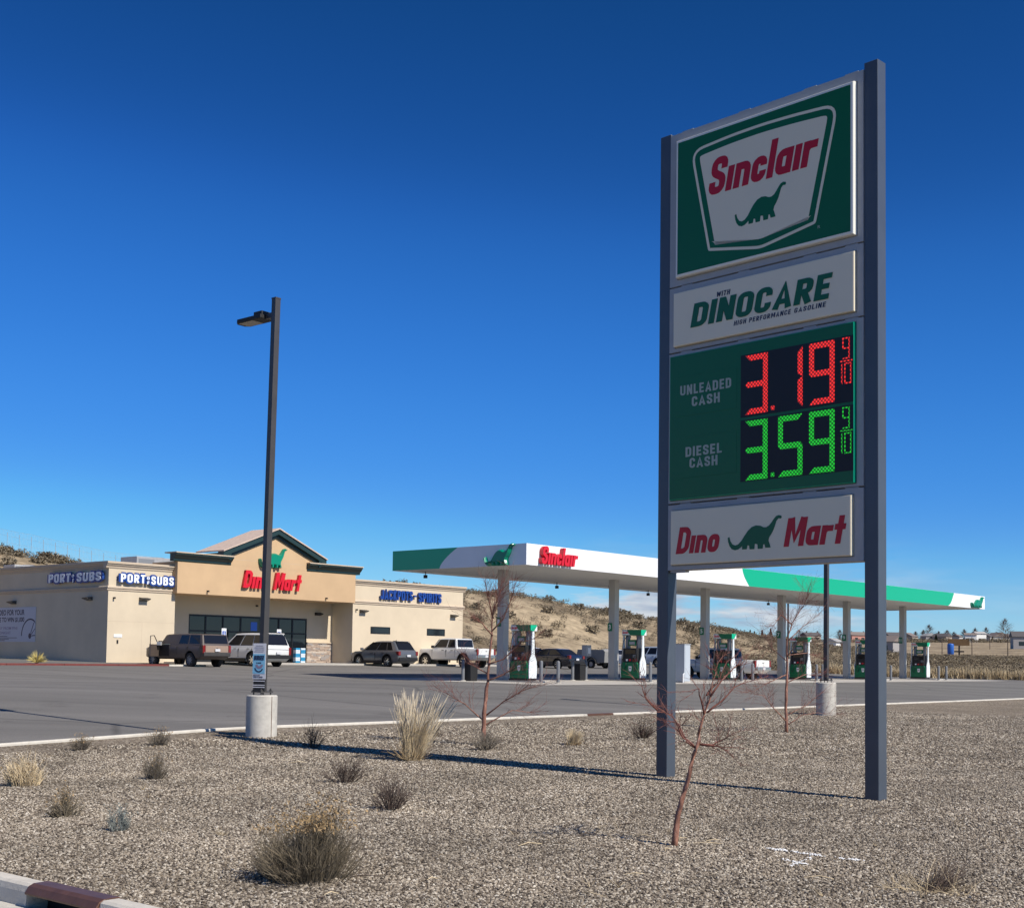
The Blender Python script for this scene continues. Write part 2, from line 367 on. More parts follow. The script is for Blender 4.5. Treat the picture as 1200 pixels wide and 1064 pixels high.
# ground materials ---------------------------------------------------------
def ground_mat(name, cols, vor=38, scale_noise=.35, bump=.6, rough=.95, far=None):
    m = bpy.data.materials.new(name); m.use_nodes = True; t = m.node_tree; b = t.nodes['Principled BSDF']; b.inputs['Roughness'].default_value = rough
    b.inputs['Specular IOR Level'].default_value = .2
    g = t.nodes.new('ShaderNodeNewGeometry')
    v = t.nodes.new('ShaderNodeTexVoronoi'); v.inputs['Scale'].default_value = vor; t.links.new(g.outputs['Position'], v.inputs['Vector'])
    sp = t.nodes.new('ShaderNodeSeparateColor'); t.links.new(v.outputs['Color'], sp.inputs[0])
    r = t.nodes.new('ShaderNodeValToRGB'); e = r.color_ramp.elements; k = len(cols)
    for i in range(k-2): e.new(.5)
    for i, c in enumerate(cols): e[i].position = i/(k-1); e[i].color = (*c, 1)
    t.links.new(sp.outputs[0], r.inputs[0])
    n = t.nodes.new('ShaderNodeTexNoise'); n.inputs['Scale'].default_value = scale_noise; n.inputs['Detail'].default_value = 8; t.links.new(g.outputs['Position'], n.inputs['Vector'])
    mr = t.nodes.new('ShaderNodeMapRange'); mr.inputs['From Min'].default_value = .3; mr.inputs['From Max'].default_value = .7; mr.inputs['To Min'].default_value = .78; mr.inputs['To Max'].default_value = 1.18
    t.links.new(n.outputs['Fac'], mr.inputs[0])
    mx = t.nodes.new('ShaderNodeMix'); mx.data_type = 'RGBA'; mx.blend_type = 'MULTIPLY'; mx.inputs['Factor'].default_value = 1
    t.links.new(r.outputs[0], mx.inputs[6]); t.links.new(mr.outputs[0], mx.inputs[7]); t.links.new(mx.outputs[2], b.inputs['Base Color'])
    bp = t.nodes.new('ShaderNodeBump'); bp.inputs['Strength'].default_value = bump; bp.inputs['Distance'].default_value = .03; bp.invert = True
    t.links.new(v.outputs['Distance'], bp.inputs['Height']); t.links.new(bp.outputs[0], b.inputs['Normal'])
    return m
m_gravel = ground_mat('gravel_bed', [(.055, .041, .029), (.14, .108, .076), (.215, .171, .123), (.305, .25, .183), (.47, .41, .325)], 36)
def stone_mat():
    m = bpy.data.materials.new('crushed_stone'); m.use_nodes = True; t = m.node_tree; b = t.nodes['Principled BSDF']; b.inputs['Roughness'].default_value = .85
    oi = t.nodes.new('ShaderNodeObjectInfo'); r = t.nodes.new('ShaderNodeValToRGB'); e = r.color_ramp.elements
    cols = [(0, (.04, .030, .022)), (.2, (.122, .096, .071)), (.46, (.23, .187, .139)), (.70, (.35, .292, .22)), (.90, (.475, .41, .322)), (1, (.62, .56, .465))]
    e[0].color = (*cols[0][1], 1); e[1].color = (*cols[-1][1], 1)
    for p_, c_ in cols[1:-1]: q = e.new(p_); q.color = (*c_, 1)
    t.links.new(oi.outputs['Random'], r.inputs[0])
    g = t.nodes.new('ShaderNodeNewGeometry'); n = t.nodes.new('ShaderNodeTexNoise'); n.inputs['Scale'].default_value = .45; n.inputs['Detail'].default_value = 7; n.inputs['Roughness'].default_value = .65
    t.links.new(oi.outputs['Location'], n.inputs['Vector']); mr = t.nodes.new('ShaderNodeMapRange'); mr.inputs['From Min'].default_value = .32; mr.inputs['From Max'].default_value = .68; mr.inputs['To Min'].default_value = .64; mr.inputs['To Max'].default_value = 1.16
    t.links.new(n.outputs['Fac'], mr.inputs[0]); mx = t.nodes.new('ShaderNodeMix'); mx.data_type = 'RGBA'; mx.blend_type = 'MULTIPLY'; mx.inputs['Factor'].default_value = 1
    t.links.new(r.outputs[0], mx.inputs[6]); t.links.new(mr.outputs[0], mx.inputs[7]); t.links.new(mx.outputs[2], b.inputs['Base Color']); return m
m_stone = stone_mat()
def asphalt_mat():
    m = bpy.data.materials.new('asphalt'); m.use_nodes = True; t = m.node_tree; b = t.nodes['Principled BSDF']; b.inputs['Roughness'].default_value = .9
    b.inputs['Specular IOR Level'].default_value = .25
    g = t.nodes.new('ShaderNodeNewGeometry'); mp = t.nodes.new('ShaderNodeMapping'); mp.inputs['Rotation'].default_value = (0, 0, -ROT); mp.inputs['Scale'].default_value = (.06, .5, 1)
    t.links.new(g.outputs['Position'], mp.inputs[0])
    n1 = t.nodes.new('ShaderNodeTexNoise'); n1.inputs['Scale'].default_value = 1; n1.inputs['Detail'].default_value = 7; t.links.new(mp.outputs[0], n1.inputs['Vector'])
    r = t.nodes.new('ShaderNodeValToRGB'); e = r.color_ramp.elements; e[0].position = .3; e[0].color = (.135, .127, .116, 1); e[1].position = .72; e[1].color = (.192, .180, .165, 1)
    t.links.new(n1.outputs['Fac'], r.inputs[0])
    n2 = t.nodes.new('ShaderNodeTexNoise'); n2.inputs['Scale'].default_value = 45; n2.inputs['Detail'].default_value = 3; t.links.new(g.outputs['Position'], n2.inputs['Vector'])
    mr = t.nodes.new('ShaderNodeMapRange'); mr.inputs['From Min'].default_value = .25; mr.inputs['From Max'].default_value = .75; mr.inputs['To Min'].default_value = .75; mr.inputs['To Max'].default_value = 1.25
    t.links.new(n2.outputs['Fac'], mr.inputs[0])
    mx = t.nodes.new('ShaderNodeMix'); mx.data_type = 'RGBA'; mx.blend_type = 'MULTIPLY'; mx.inputs['Factor'].default_value = 1
    t.links.new(r.outputs[0], mx.inputs[6]); t.links.new(mr.outputs[0], mx.inputs[7])
    # sealed cracks: thin dark wandering lines
    v = t.nodes.new('ShaderNodeTexVoronoi'); v.feature = 'DISTANCE_TO_EDGE'; v.inputs['Scale'].default_value = .085
    n3 = t.nodes.new('ShaderNodeTexNoise'); n3.inputs['Scale'].default_value = .5; t.links.new(g.outputs['Position'], n3.inputs['Vector'])
    av = t.nodes.new('ShaderNodeMix'); av.data_type = 'VECTOR'; av.inputs['Factor'].default_value = .02
    t.links.new(g.outputs['Position'], av.inputs[4]); t.links.new(n3.outputs['Color'], av.inputs[5])
    t.links.new(g.outputs['Position'], v.inputs['Vector'])
    cr = t.nodes.new('ShaderNodeValToRGB'); cr.color_ramp.elements[0].position = .0025; cr.color_ramp.elements[0].color = (.45, .45, .45, 1); cr.color_ramp.elements[1].position = .006
    t.links.new(v.outputs['Distance'], cr.inputs[0])
    mx2 = t.nodes.new('ShaderNodeMix'); mx2.data_type = 'RGBA'; mx2.blend_type = 'MULTIPLY'; mx2.inputs['Factor'].default_value = .6
    t.links.new(mx.outputs[2], mx2.inputs[6]); t.links.new(cr.outputs[0], mx2.inputs[7])
    n4 = t.nodes.new('ShaderNodeTexNoise'); n4.inputs['Scale'].default_value = .7; n4.inputs['Detail'].default_value = 5; n4.inputs['Roughness'].default_value = .7; t.links.new(g.outputs['Position'], n4.inputs['Vector'])
    c4 = t.nodes.new('ShaderNodeValToRGB'); c4.color_ramp.elements[0].position = .58; c4.color_ramp.elements[0].color = (1, 1, 1, 1); c4.color_ramp.elements[1].position = .72; c4.color_ramp.elements[1].color = (.70, .69, .68, 1)
    t.links.new(n4.outputs['Fac'], c4.inputs[0]); mx3 = t.nodes.new('ShaderNodeMix'); mx3.data_type = 'RGBA'; mx3.blend_type = 'MULTIPLY'; mx3.inputs['Factor'].default_value = 1
    t.links.new(mx2.outputs[2], mx3.inputs[6]); t.links.new(c4.outputs[0], mx3.inputs[7]); t.links.new(mx3.outputs[2], b.inputs['Base Color'])
    bp = t.nodes.new('ShaderNodeBump'); bp.inputs['Strength'].default_value = .25; bp.inputs['Distance'].default_value = .01
    t.links.new(n2.outputs['Fac'], bp.inputs['Height']); t.links.new(bp.outputs[0], b.inputs['Normal'])
    return m
m_asph = asphalt_mat()
def desert_mat():
    m = bpy.data.materials.new('desert_soil'); m.use_nodes = True; t = m.node_tree; b = t.nodes['Principled BSDF']; b.inputs['Roughness'].default_value = 1
    b.inputs['Specular IOR Level'].default_value = .1
    g = t.nodes.new('ShaderNodeNewGeometry')
    n1 = t.nodes.new('ShaderNodeTexNoise'); n1.inputs['Scale'].default_value = .11; n1.inputs['Detail'].default_value = 9; n1.inputs['Roughness'].default_value = .65; t.links.new(g.outputs['Position'], n1.inputs['Vector'])
    r = t.nodes.new('ShaderNodeValToRGB'); e = r.color_ramp.elements; e[0].position = .36; e[0].color = (.185, .142, .094, 1); e[1].position = .60; e[1].color = (.43, .34, .225, 1)
    t.links.new(n1.outputs['Fac'], r.inputs[0])
    n2 = t.nodes.new('ShaderNodeTexNoise'); n2.inputs['Scale'].default_value = .9; n2.inputs['Detail'].default_value = 9; n2.inputs['Roughness'].default_value = .7; t.links.new(g.outputs['Position'], n2.inputs['Vector'])
    mr = t.nodes.new('ShaderNodeMapRange'); mr.inputs['From Min'].default_value = .3; mr.inputs['From Max'].default_value = .7; mr.inputs['To Min'].default_value = .5; mr.inputs['To Max'].default_value = 1.25
    t.links.new(n2.outputs['Fac'], mr.inputs[0])
    mx = t.nodes.new('ShaderNodeMix'); mx.data_type = 'RGBA'; mx.blend_type = 'MULTIPLY'; mx.inputs['Factor'].default_value = 1
    t.links.new(r.outputs[0], mx.inputs[6]); t.links.new(mr.outputs[0], mx.inputs[7]); t.links.new(mx.outputs[2], b.inputs['Base Color'])
    bp = t.nodes.new('ShaderNodeBump'); bp.inputs['Strength'].default_value = .5; bp.inputs['Distance'].default_value = .3
    t.links.new(n2.outputs['Fac'], bp.inputs['Height']); t.links.new(bp.outputs[0], b.inputs['Normal'])
    return m
m_desert = desert_mat()

# ================================================================== TERRAIN
PC = [-120, 30, 50, 60, 68.5, 102, 121, 130, 151, 175, 187, 202, 230, 260]; HC = [14, 12.6, 11.4, 10.5, 9.3, 9.6, 9.8, 9.5, 7.9, 6.2, 4.8, 3.5, 2.0, 0]   # crest of the hill behind the shop
def H(p, q):
    z = G(p, min(q, 82))
    if q > 82: z = 1.3
    rise = np.interp(p, [-300, 104, 135, 200, 282, 420, 565, 640, 3000], [0, 0, .1, 1.1, 2.3, 6.0, 10.4, 11.0, 11.0])*sm((q+60)/60)
    hc = float(np.interp(p, PC, HC))
    if p < 60: s0 = 80
    else: s0 = 76
    t = (q-s0)/(112-s0)
    hill = max(0, hc-z-rise*.6)*sm(t) if hc > 0 else 0
    wob = .35*math.sin(p*.13+q*.07)*math.sin(q*.11-p*.05)+.22*math.sin(p*.31+1.7)*math.sin(q*.27)
    hill += wob*sm(t*2)*min(1, hc/4)
    if q > 112: hill -= (q-112)*.03*sm((q-112)/60)*min(1, hc/6)
    return z+rise+max(hill, -.2)
ps = sorted(set(list(np.arange(-60, 280, 3.5))+list(np.arange(280, 760, 20))+[-900, -500, -300, -200, -130, -90, 820, 1000, 1400, 2200, 3800]))
qs = sorted(set(list(np.arange(60, 150, 2.5))+list(np.arange(-60, 60, 6))+list(np.arange(150, 420, 14))+[-1800, -900, -400, -200, -110, 500, 650, 900, 1400, 2400]))
mb = MB(); nq = len(qs)
for p in ps:
    for q in qs:
        z = H(p, q)-(.35 if (-70 < p < 104.5 and -60 < q < 78) else .02)
        mb.v.append(tuple(PQ(p, q, z)))
for i in range(len(ps)-1):
    for j in range(nq-1):
        mb.f.append([i*nq+j, (i+1)*nq+j, (i+1)*nq+j+1, i*nq+j+1]); mb.m.append(0)
o = mb.build('terrain', m_desert, smooth=True); tag(o, 'dry tan hillside and open desert ground around the fuel stop', 'terrain', kind='structure')

def sheet(name, prange, qrange, dz, mat, label, cat, kind='structure', zf=G, inside=None):
    mb = MB(); n = len(qrange)
    for p in prange:
        for q in qrange: mb.v.append(tuple(PQ(p, q, zf(p, q)+dz)))
    for i in range(len(prange)-1):
        for j in range(n-1):
            if inside and not inside((prange[i]+prange[i+1])/2, (qrange[j]+qrange[j+1])/2): continue
            mb.f.append([i*n+j, (i+1)*n+j, (i+1)*n+j+1, i*n+j+1]); mb.m.append(0)
    o = mb.build(name, mat, smooth=True); return tag(o, label, cat, kind=kind)
lin = lambda a, b, s: list(np.linspace(a, b, max(2, int(round((b-a)/s))+1)))
P0 = 5.44    # back of the street kerb
sheet('asphalt_lot', lin(-70, 8, 6)+lin(10, 30, 2)+lin(34, 104, 7), [22.16, 22.3]+lin(24, 78, 2), 0, m_asph, 'grey asphalt forecourt between the gravel bed and the shop', 'asphalt')
sheet('gravel_bed', [P0-.02, 6, 7, 8, 9]+lin(10, 30, 1)+lin(32, 120, 8), lin(-40, 6, 6)+lin(7, 21, 1)+[21.99], 0, m_gravel, 'tan gravel landscaping bed at the foot of the tall price sign', 'gravel bed')
sheet('street', lin(-40, P0-.62, 6), lin(-40, 21.9, 6), -.17, m_asph, 'grey street surface beside the near kerb', 'street', zf=lambda p, q: -.15 if p > -1e9 else 0)
# concrete gutter strip + near kerb with the brown inlet plate
zk = -.14
mb = MB(); mb.box(-20, 4.6, -.02, 30, 5.255, 0); 
o = mb.build('gutter', m_conc, None); o.matrix_world = Matrix.Translation((0, 0, zk-.155)) @ Matrix.Rotation(ROT+math.pi/2, 4, 'Z') @ Matrix.Diagonal((1, -1, 1, 1))
o.data.flip_normals(); tag(o, 'pale concrete gutter along the near street kerb', 'gutter', kind='structure')
kb = empty('street_kerb', PQ(P0, 8, zk), ROT, 'white concrete kerb in the near corner, broken by a brown metal inlet plate', 'kerb'); kb['kind'] = 'structure'
qa = to_pq(on_ground(52, 1034))[1]-8; qb = to_pq(on_ground(146, 1054))[1]-8
for y0, y1 in ((qa+.01, 3.2), (3.21, 6.2), (6.21, 13.0), (qb-2.6, qb-.01), (qb-5.7, qb-2.61), (qb-12, qb-5.71)):
    mb = MB(); mb.prism([(-.19, -.35), (0, -.35), (0, .0), (-.02, .012), (-.14, .012), (-.165, -.005), (-.175, -.05)], y0, y1, 'y')
    mb.build('kerb_block', m_kerb, kb)
mb = MB(); mb.prism([(-.20, -.06), (-.20, -.045), (-.17, .0), (-.13, .018), (-.01, .02), (0.02, .0), (.02, -.06)], qb, qa, 'y'); mb.build('inlet_plate', m_rust, kb, bevel=.006)
mb = MB(); mb.box(.0, qb, -.45, .05, qa, -.062); mb.build('inlet_back', m_dark2, kb)
mb = MB(); mb.box(-.19, qb, -.40, .0, qa, -.36); mb.build('inlet_floor', m_dark2, kb)
# long kerb between bed and asphalt
lk = empty('bed_kerb', PQ(0, 22, 0), ROT, 'long pale concrete kerb between the gravel bed and the asphalt', 'kerb'); lk['kind'] = 'structure'
pin0 = to_pq(on_ground(646, 839.5))[0]; pin1 = to_pq(on_ground(673, 838))[0]
edges = list(np.arange(-8, pin0, 3.05))+[pin0]; e2 = [pin1]+list(np.arange(pin1+2.5, 122, 3.05))
def kerbrun(a, b, mat, nm, dz=0):
    mb = MB(); pf = [(.0, -.3), (.0, .035), (.02, .05), (.13, .05), (.155, .03), (.165, -.3)]
    xs = [a+.006, b-.006]
    if b-a > 1.5: xs = [a+.006, (a+b)/2, b-.006]
    vs = []; k = len(pf)
    for x in xs:
        zz = G(x, 22.0)+dz
        vs += [(x, y, zz+z) for y, z in pf]
    fs = [(i*k+j, i*k+(j+1) % k, (i+1)*k+(j+1) % k, (i+1)*k+j) for i in range(len(xs)-1) for j in range(k)]+[tuple(range(k)), tuple((len(xs)-1)*k+j for j in range(k))]
    mb.add(vs, fs); mb.build(nm, mat, lk)
for a, b in list(zip(edges[:-1], edges[1:]))+list(zip(e2[:-1], e2[1:])): kerbrun(a, b, m_kerb, 'kerb_block')
kerbrun(pin0, pin1, m_rust, 'inlet_plate', .004)

# loose stones -------------------------------------------------------------
def gravel_nodes(name, density, s0, s1, seed):
    ng = bpy.data.node_groups.new(name, 'GeometryNodeTree')
    ng.interface.new_socket('Geometry', in_out='INPUT', socket_type='NodeSocketGeometry'); ng.interface.new_socket('Geometry', in_out='OUTPUT', socket_type='NodeSocketGeometry')
    a = ng.nodes.new; L = ng.links.new
    gi, go = a('NodeGroupInput'), a('NodeGroupOutput')
    d = a('GeometryNodeDistributePointsOnFaces'); d.inputs['Density'].default_value = density; d.inputs['Seed'].default_value = seed
    ic = a('GeometryNodeMeshIcoSphere'); ic.inputs['Radius'].default_value = 1; ic.inputs['Subdivisions'].default_value = 1
    sm_ = a('GeometryNodeSetMaterial'); sm_.inputs['Material'].default_value = m_stone
    ip = a('GeometryNodeInstanceOnPoints')
    rs = a('FunctionNodeRandomValue'); rs.data_type = 'FLOAT_VECTOR'; rs.inputs[0].default_value = (s0, s0*.8, s0*.55); rs.inputs[1].default_value = (s1, s1*.85, s1*.6)
    rr = a('FunctionNodeRandomValue'); rr.data_type = 'FLOAT_VECTOR'; rr.inputs[0].default_value = (-.5, -.5, 0); rr.inputs[1].default_value = (.5, .5, 6.28); rr.inputs['Seed'].default_value = 5
    L(gi.outputs[0], d.inputs['Mesh']); L(d.outputs['Points'], ip.inputs['Points']); L(ic.outputs['Mesh'], sm_.inputs['Geometry']); L(sm_.outputs[0], ip.inputs['Instance'])
    L(rs.outputs[0], ip.inputs['Scale']); L(rr.outputs[0], ip.inputs['Rotation']); L(ip.outputs[0], go.inputs[0])
    return ng
def gravel(name, d0, d1, density, s0, s1, seed, label, cell=.5):
    mb = MB(); idx = {}
    def vert(i, j):
        if (i, j) not in idx: idx[(i, j)] = len(mb.v); p, q = P0+i*cell, -12+j*cell; mb.v.append(tuple(PQ(p, q, G(p, q)+.004)))
        return idx[(i, j)]
    for i in range(int(60/cell)):
        for j in range(int(33.7/cell)):
            P = PQ(P0+(i+.5)*cell, -12+(j+.5)*cell); dist = math.hypot(P.x, P.y); az = math.degrees(math.atan2(P.x, P.y))
            if d0 <= dist < d1 and abs(az) < 24.5:
                mb.f.append([vert(i, j), vert(i+1, j), vert(i+1, j+1), vert(i, j+1)]); mb.m.append(0)
    o = mb.build(name, m_stone); md = o.modifiers.new('stones', 'NODES'); md.node_group = gravel_nodes(name, density, s0, s1, seed)
    return tag(o, label, 'gravel', kind='stuff')
gravel('gravel', 7, 15, 1650, .008, .0205, 1, 'loose crushed stones covering the near part of the bed')
gravel('gravel', 15, 24, 900, .010, .023, 2, 'loose crushed stones covering the bed around the sign posts')
gravel('gravel', 24, 46, 260, .014, .03, 3, 'loose crushed stones covering the far part of the bed', .75)
# a few bigger pale stones and a line of white marking paint on the gravel
mb = MB()
def smear(px0, py0, px1, py1, w, n):
    A, B = on_ground(px0, py0), on_ground(px1, py1)
    for i in range(n):
        t = rnd.random(); P = A.lerp(B, t); 
        x, y = P.x+rnd.gauss(0, w), P.y+rnd.gauss(0, w*1.6); s = rnd.uniform(.007, .017); a = rnd.random()*6.28
        z = G(*to_pq((x, y)))+rnd.uniform(.006, .018)
        vs = [(x+s*math.cos(a+k*1.257)*rnd.uniform(.7, 1.1), y+s*math.sin(a+k*1.257)*rnd.uniform(.7, 1.1), z+rnd.uniform(-.004, .004)) for k in range(5)]+[(x, y, z+s*.45)]
        mb.add(vs, [(k, (k+1) % 5, 5) for k in range(5)])
smear(898, 995, 965, 1004, .016, 110); smear(980, 1006, 1010, 1010, .016, 40); smear(918, 1008, 948, 1015, .012, 34); smear(925, 1016, 950, 1007, .012, 34)
tag(mb.build('marking_paint', M('white_spray', (.80, .80, .80), .8)), 'white spray paint mark across the gravel near the big sign', 'paint mark', kind='stuff')
# ================================================================== PRICE SIGN
SGN = empty('price_sign', (2.314, 19.669, 0), R(44.1358-90), 'tall two-post fuel price sign with four stacked panels standing in the gravel', 'price sign')
SL = 3.49; PW = .203
for x0, zb in ((-PW, -.30), (SL-PW, -.32)):
    mb = MB(); mb.box(x0, 0, zb, x0+PW, PW, 9.60 if x0 > 0 else 9.55); mb.build('post', m_post, SGN, bevel=.008)
def loft_rects(mb, rects, mis, cap_mi):      # rects: (x0,z0,x1,z1,y)
    for k in range(len(rects)-1):
        a, b = rects[k], rects[k+1]; A = [(a[0], a[4], a[1]), (a[2], a[4], a[1]), (a[2], a[4], a[3]), (a[0], a[4], a[3])]; B = [(b[0], b[4], b[1]), (b[2], b[4], b[1]), (b[2], b[4], b[3]), (b[0], b[4], b[3])]
        mb.add(A+B, [(i, (i+1) % 4, (i+1) % 4+4, i+4) for i in range(4)], mis[k])
    b = rects[-1]; mb.add([(b[0], b[4], b[1]), (b[2], b[4], b[1]), (b[2], b[4], b[3]), (b[0], b[4], b[3])], [(0, 1, 2, 3)], cap_mi)
def cabinet(z0, z1, pan, depth, inset, edge_m, face_m):
    c = MB().box(.004, .004, z0, SL-PW-.004, .196, z1).build('cabinet', m_frame, SGN, bevel=.006)
    fr = MB(); x0, zz0, x1, zz1 = pan; w = .03   # retainer lip round the pan
    X0, X1 = .006, SL-PW-.006
    for bx in ((X0, z0+.004, X1, zz0-.012), (X0, zz1+.012, X1, z1-.004), (X0, zz0-.012, x0-.012, zz1+.012), (x1+.012, zz0-.012, X1, zz1+.012)):
        if bx[2]-bx[0] > .008 and bx[3]-bx[1] > .008: fr.box(bx[0], -.014, bx[1], bx[2], .003, bx[3])
    fr.build('retainer', m_frame, c)
    mb = MB(); d = depth
    loft_rects(mb, [(x0, zz0, x1, zz1, .0), (x0+.003, zz0+.003, x1-.003, zz1-.003, -d*.8), (x0+inset*.3, zz0+inset*.3, x1-inset*.3, zz1-inset*.3, -d*.95), (x0+inset, zz0+inset, x1-inset, zz1-inset, -d)], [0, 0, 0], 1)
    mb.build('face_panel', [edge_m, face_m], c)
    for k in (.22, 1.25, 2.35, 3.0): MB().box(k, -.006, z1-.001, k+.2, .06, z1+.012).build('hinge', m_frame, c)
    return c
pan_edge = M('pan_edge_white', (.80, .78, .70), .3)
c1 = cabinet(7.186, 9.515, (.165, 7.29, 3.185, 9.372), .095, .045, pan_edge, m_green)
yf = -.0955
outer = [(.38, 9.185), (1.1, 9.235), (1.65, 9.245), (2.2, 9.225), (2.895, 9.175), (2.534, 7.605), (1.625, 7.448), (.716, 7.612)]
outer = round_poly(outer, [.24, .2, .2, .2, .25, .04, .10, .03], 6)
outer = [p for p in outer]
MB().prism(outer, yf-.001, yf-.004, 'y').build('shield_border', m_white, c1)
MB().prism(offset_poly(outer, .042), yf-.001, yf-.0055, 'y').build('shield_band', m_green, c1)
MB().prism(offset_poly(outer, .135), yf-.001, yf-.007, 'y').build('shield', m_white, c1)
script_word('Sinclair', .70, 8.42, 2.60, .535, yf-.006, .004, .2, m_red, c1, 'lettering', split=False, gap=.05)
MB().prism(dino(1.19, 7.84, 2.06, 8.31), yf-.006, yf-.0095, 'y').build('emblem', m_green, c1)
text_mesh('R', 2.565, 7.525, 2.605, 7.565, yf-.001, .002, 0, 0, 'lettering', m_grey_txt, c1)
c2 = cabinet(6.193, 7.172, (.12, 6.262, 3.176, 7.075), .07, .02, m_white, m_white); yf = -.0705
block_word('WITH', .865, 6.892, 1.115, 6.965, yf, .004, m_navy, c2, shear=.2, gap=.14, sw=.17)
block_word('DINOCARE', .40, 6.522, 2.80, 6.868, yf, .010, m_dgreen, c2, shear=.21, gap=.09, sw=.2)
for w_, ta, tb in (('HIGH', 0, .145), ('PERFORMANCE', .172, .635), ('GASOLINE', .665, 1)): block_word(w_, 1.175+1.525*ta, 6.42, 1.175+1.525*tb, 6.487, yf, .003, m_navy, c2, shear=.2, gap=.17, sw=.17)
c3 = cabinet(3.934, 6.179, (.055, 3.98, 3.168, 6.125), .06, .010, m_green_sunlit, m_green); yf = -.0605
for z0, z1 in ((5.07, 5.96), (4.155, 5.03)):
    MB().box(1.305, yf-.004, z0, 3.118, yf-.0005, z1).build('display', m_black, c3)
for z0, z1 in ((5.22, 5.80), (4.30, 4.90)):
    MB().box(.14, yf-.003, z0, 1.235, yf-.0005, z1).build('label_plate', m_green, c3, bevel=.002, seg=1)
for s, x0, z0, x1, z1 in (('UNLEADED', .215, 5.53, 1.14, 5.675), ('CASH', .43, 5.345, .94, 5.49), ('DIESEL', .32, 4.61, .98, 4.755), ('CASH', .395, 4.44, .905, 4.585)):
    block_word(s, x0, z0, x1, z1, yf-.003, .002, m_grey_txt, c3, gap=.13, sw=.18)
def led_mat(name, col, s):
    m = bpy.data.materials.new(name); m.use_nodes = True; t = m.node_tree; b = t.nodes['Principled BSDF']
    b.inputs['Base Color'].default_value = (.02, .02, .02, 1); b.inputs['Emission Color'].default_value = (*col, 1)
    tc = t.nodes.new('ShaderNodeTexCoord'); mp = t.nodes.new('ShaderNodeMapping'); mp.inputs['Scale'].default_value = (26, 26, 26); mp.inputs['Rotation'].default_value = (0, R(45), 0)
    t.links.new(tc.outputs['Object'], mp.inputs[0])
    sp = t.nodes.new('ShaderNodeSeparateXYZ'); t.links.new(mp.outputs[0], sp.inputs[0]); prev = None
    for k in ('X', 'Z'):
        f = t.nodes.new('ShaderNodeMath'); f.operation = 'FRACT'; t.links.new(sp.outputs[k], f.inputs[0])
        a = t.nodes.new('ShaderNodeMath'); a.operation = 'SUBTRACT'; t.links.new(f.outputs[0], a.inputs[0]); a.inputs[1].default_value = .5
        q = t.nodes.new('ShaderNodeMath'); q.operation = 'MULTIPLY'; t.links.new(a.outputs[0], q.inputs[0]); t.links.new(a.outputs[0], q.inputs[1])
        if prev: 
            s_ = t.nodes.new('ShaderNodeMath'); s_.operation = 'ADD'; t.links.new(prev.outputs[0], s_.inputs[0]); t.links.new(q.outputs[0], s_.inputs[1]); prev = s_
        else: prev = q
    mr = t.nodes.new('ShaderNodeMapRange'); mr.inputs['From Min'].default_value = .07; mr.inputs['From Max'].default_value = .17; mr.inputs['To Min'].default_value = s; mr.inputs['To Max'].default_value = s*.16
    t.links.new(prev.outputs[0], mr.inputs[0]); t.links.new(mr.outputs[0], b.inputs['Emission Strength']); return m
m_ledr = led_mat('led_red', (1, .03, .022), .95); m_ledg = led_mat('led_green', (.02, .75, .035), .72)
SEG = {'1': 'bc', '3': 'abgcd', '5': 'afgcd', '9': 'abcdfg', '0': 'abcdef'}
def digit(ch, x0, z0, x1, z1, w, y, mat):
    zm = (z0+z1)/2; h = w/2; g = w*.05
    S = {'a': [(x0+g, z1), (x1-g, z1), (x1-w-g, z1-w), (x0+w+g, z1-w)], 'd': [(x0+g, z0), (x0+w+g, z0+w), (x1-w-g, z0+w), (x1-g, z0)],
         'g': [(x0+g, zm), (x0+h, zm+h), (x1-h, zm+h), (x1-g, zm), (x1-h, zm-h), (x0+h, zm-h)],
         'b': [(x1, z1-g), (x1, zm+g), (x1-w, zm+h+g), (x1-w, z1-w-g)], 'c': [(x1, z0+g), (x1-w, z0+w+g), (x1-w, zm-h-g), (x1, zm-g)],
         'f': [(x0, z1-g), (x0+w, z1-w-g), (x0+w, zm+h+g), (x0, zm+g)], 'e': [(x0, z0+g), (x0, zm-g), (x0+w, zm-h-g), (x0+w, z0+w+g)]}
    mb = MB()
    for s in SEG[ch]: mb.prism(S[s], y-.001, y-.004, 'y')
    mb.build('digit', mat, c3)
yd = yf-.004
for row, mat, dz in (('319', m_ledr, 0), ('359', m_ledg, -.932)):
    for chx, xs in zip(row, ((1.385, 1.765), (1.94, 2.335), (2.44, 2.835))):
        digit(chx, xs[0], 5.10+dz, xs[1], 5.94+dz, .078, yd, mat)
    MB().cyl(1.85, 5.145+dz, yd-.004, yd-.0005, .034, 14, axis='y').build('decimal_point', mat, c3)
    digit('9', 2.955, 5.655+dz, 3.065, 5.94+dz, .017, yd, mat)
    MB().box(2.92, yd-.003, 5.618+dz, 3.105, yd-.0005, 5.634+dz).build('fraction_bar', mat, c3)
    digit('1', 2.86, 5.32+dz, 2.955, 5.60+dz, .017, yd, mat); digit('0', 2.985, 5.32+dz, 3.09, 5.60+dz, .017, yd, mat)
c4 = cabinet(2.944, 3.918, (.095, 3.018, 3.13, 3.825), .07, .02, m_white, m_white); yf = -.0705
script_word('Dino', .15, 3.185, .975, .39, yf, .004, .2, m_red, c4, 'lettering', split=False)
script_word('Mart', 2.03, 3.195, 3.03, .39, yf, .004, .2, m_red, c4, 'lettering', split=False)
MB().prism(dino(1.09, 3.19, 2.0, 3.64), yf-.0005, yf-.004, 'y').build('emblem', m_dgreen, c4)
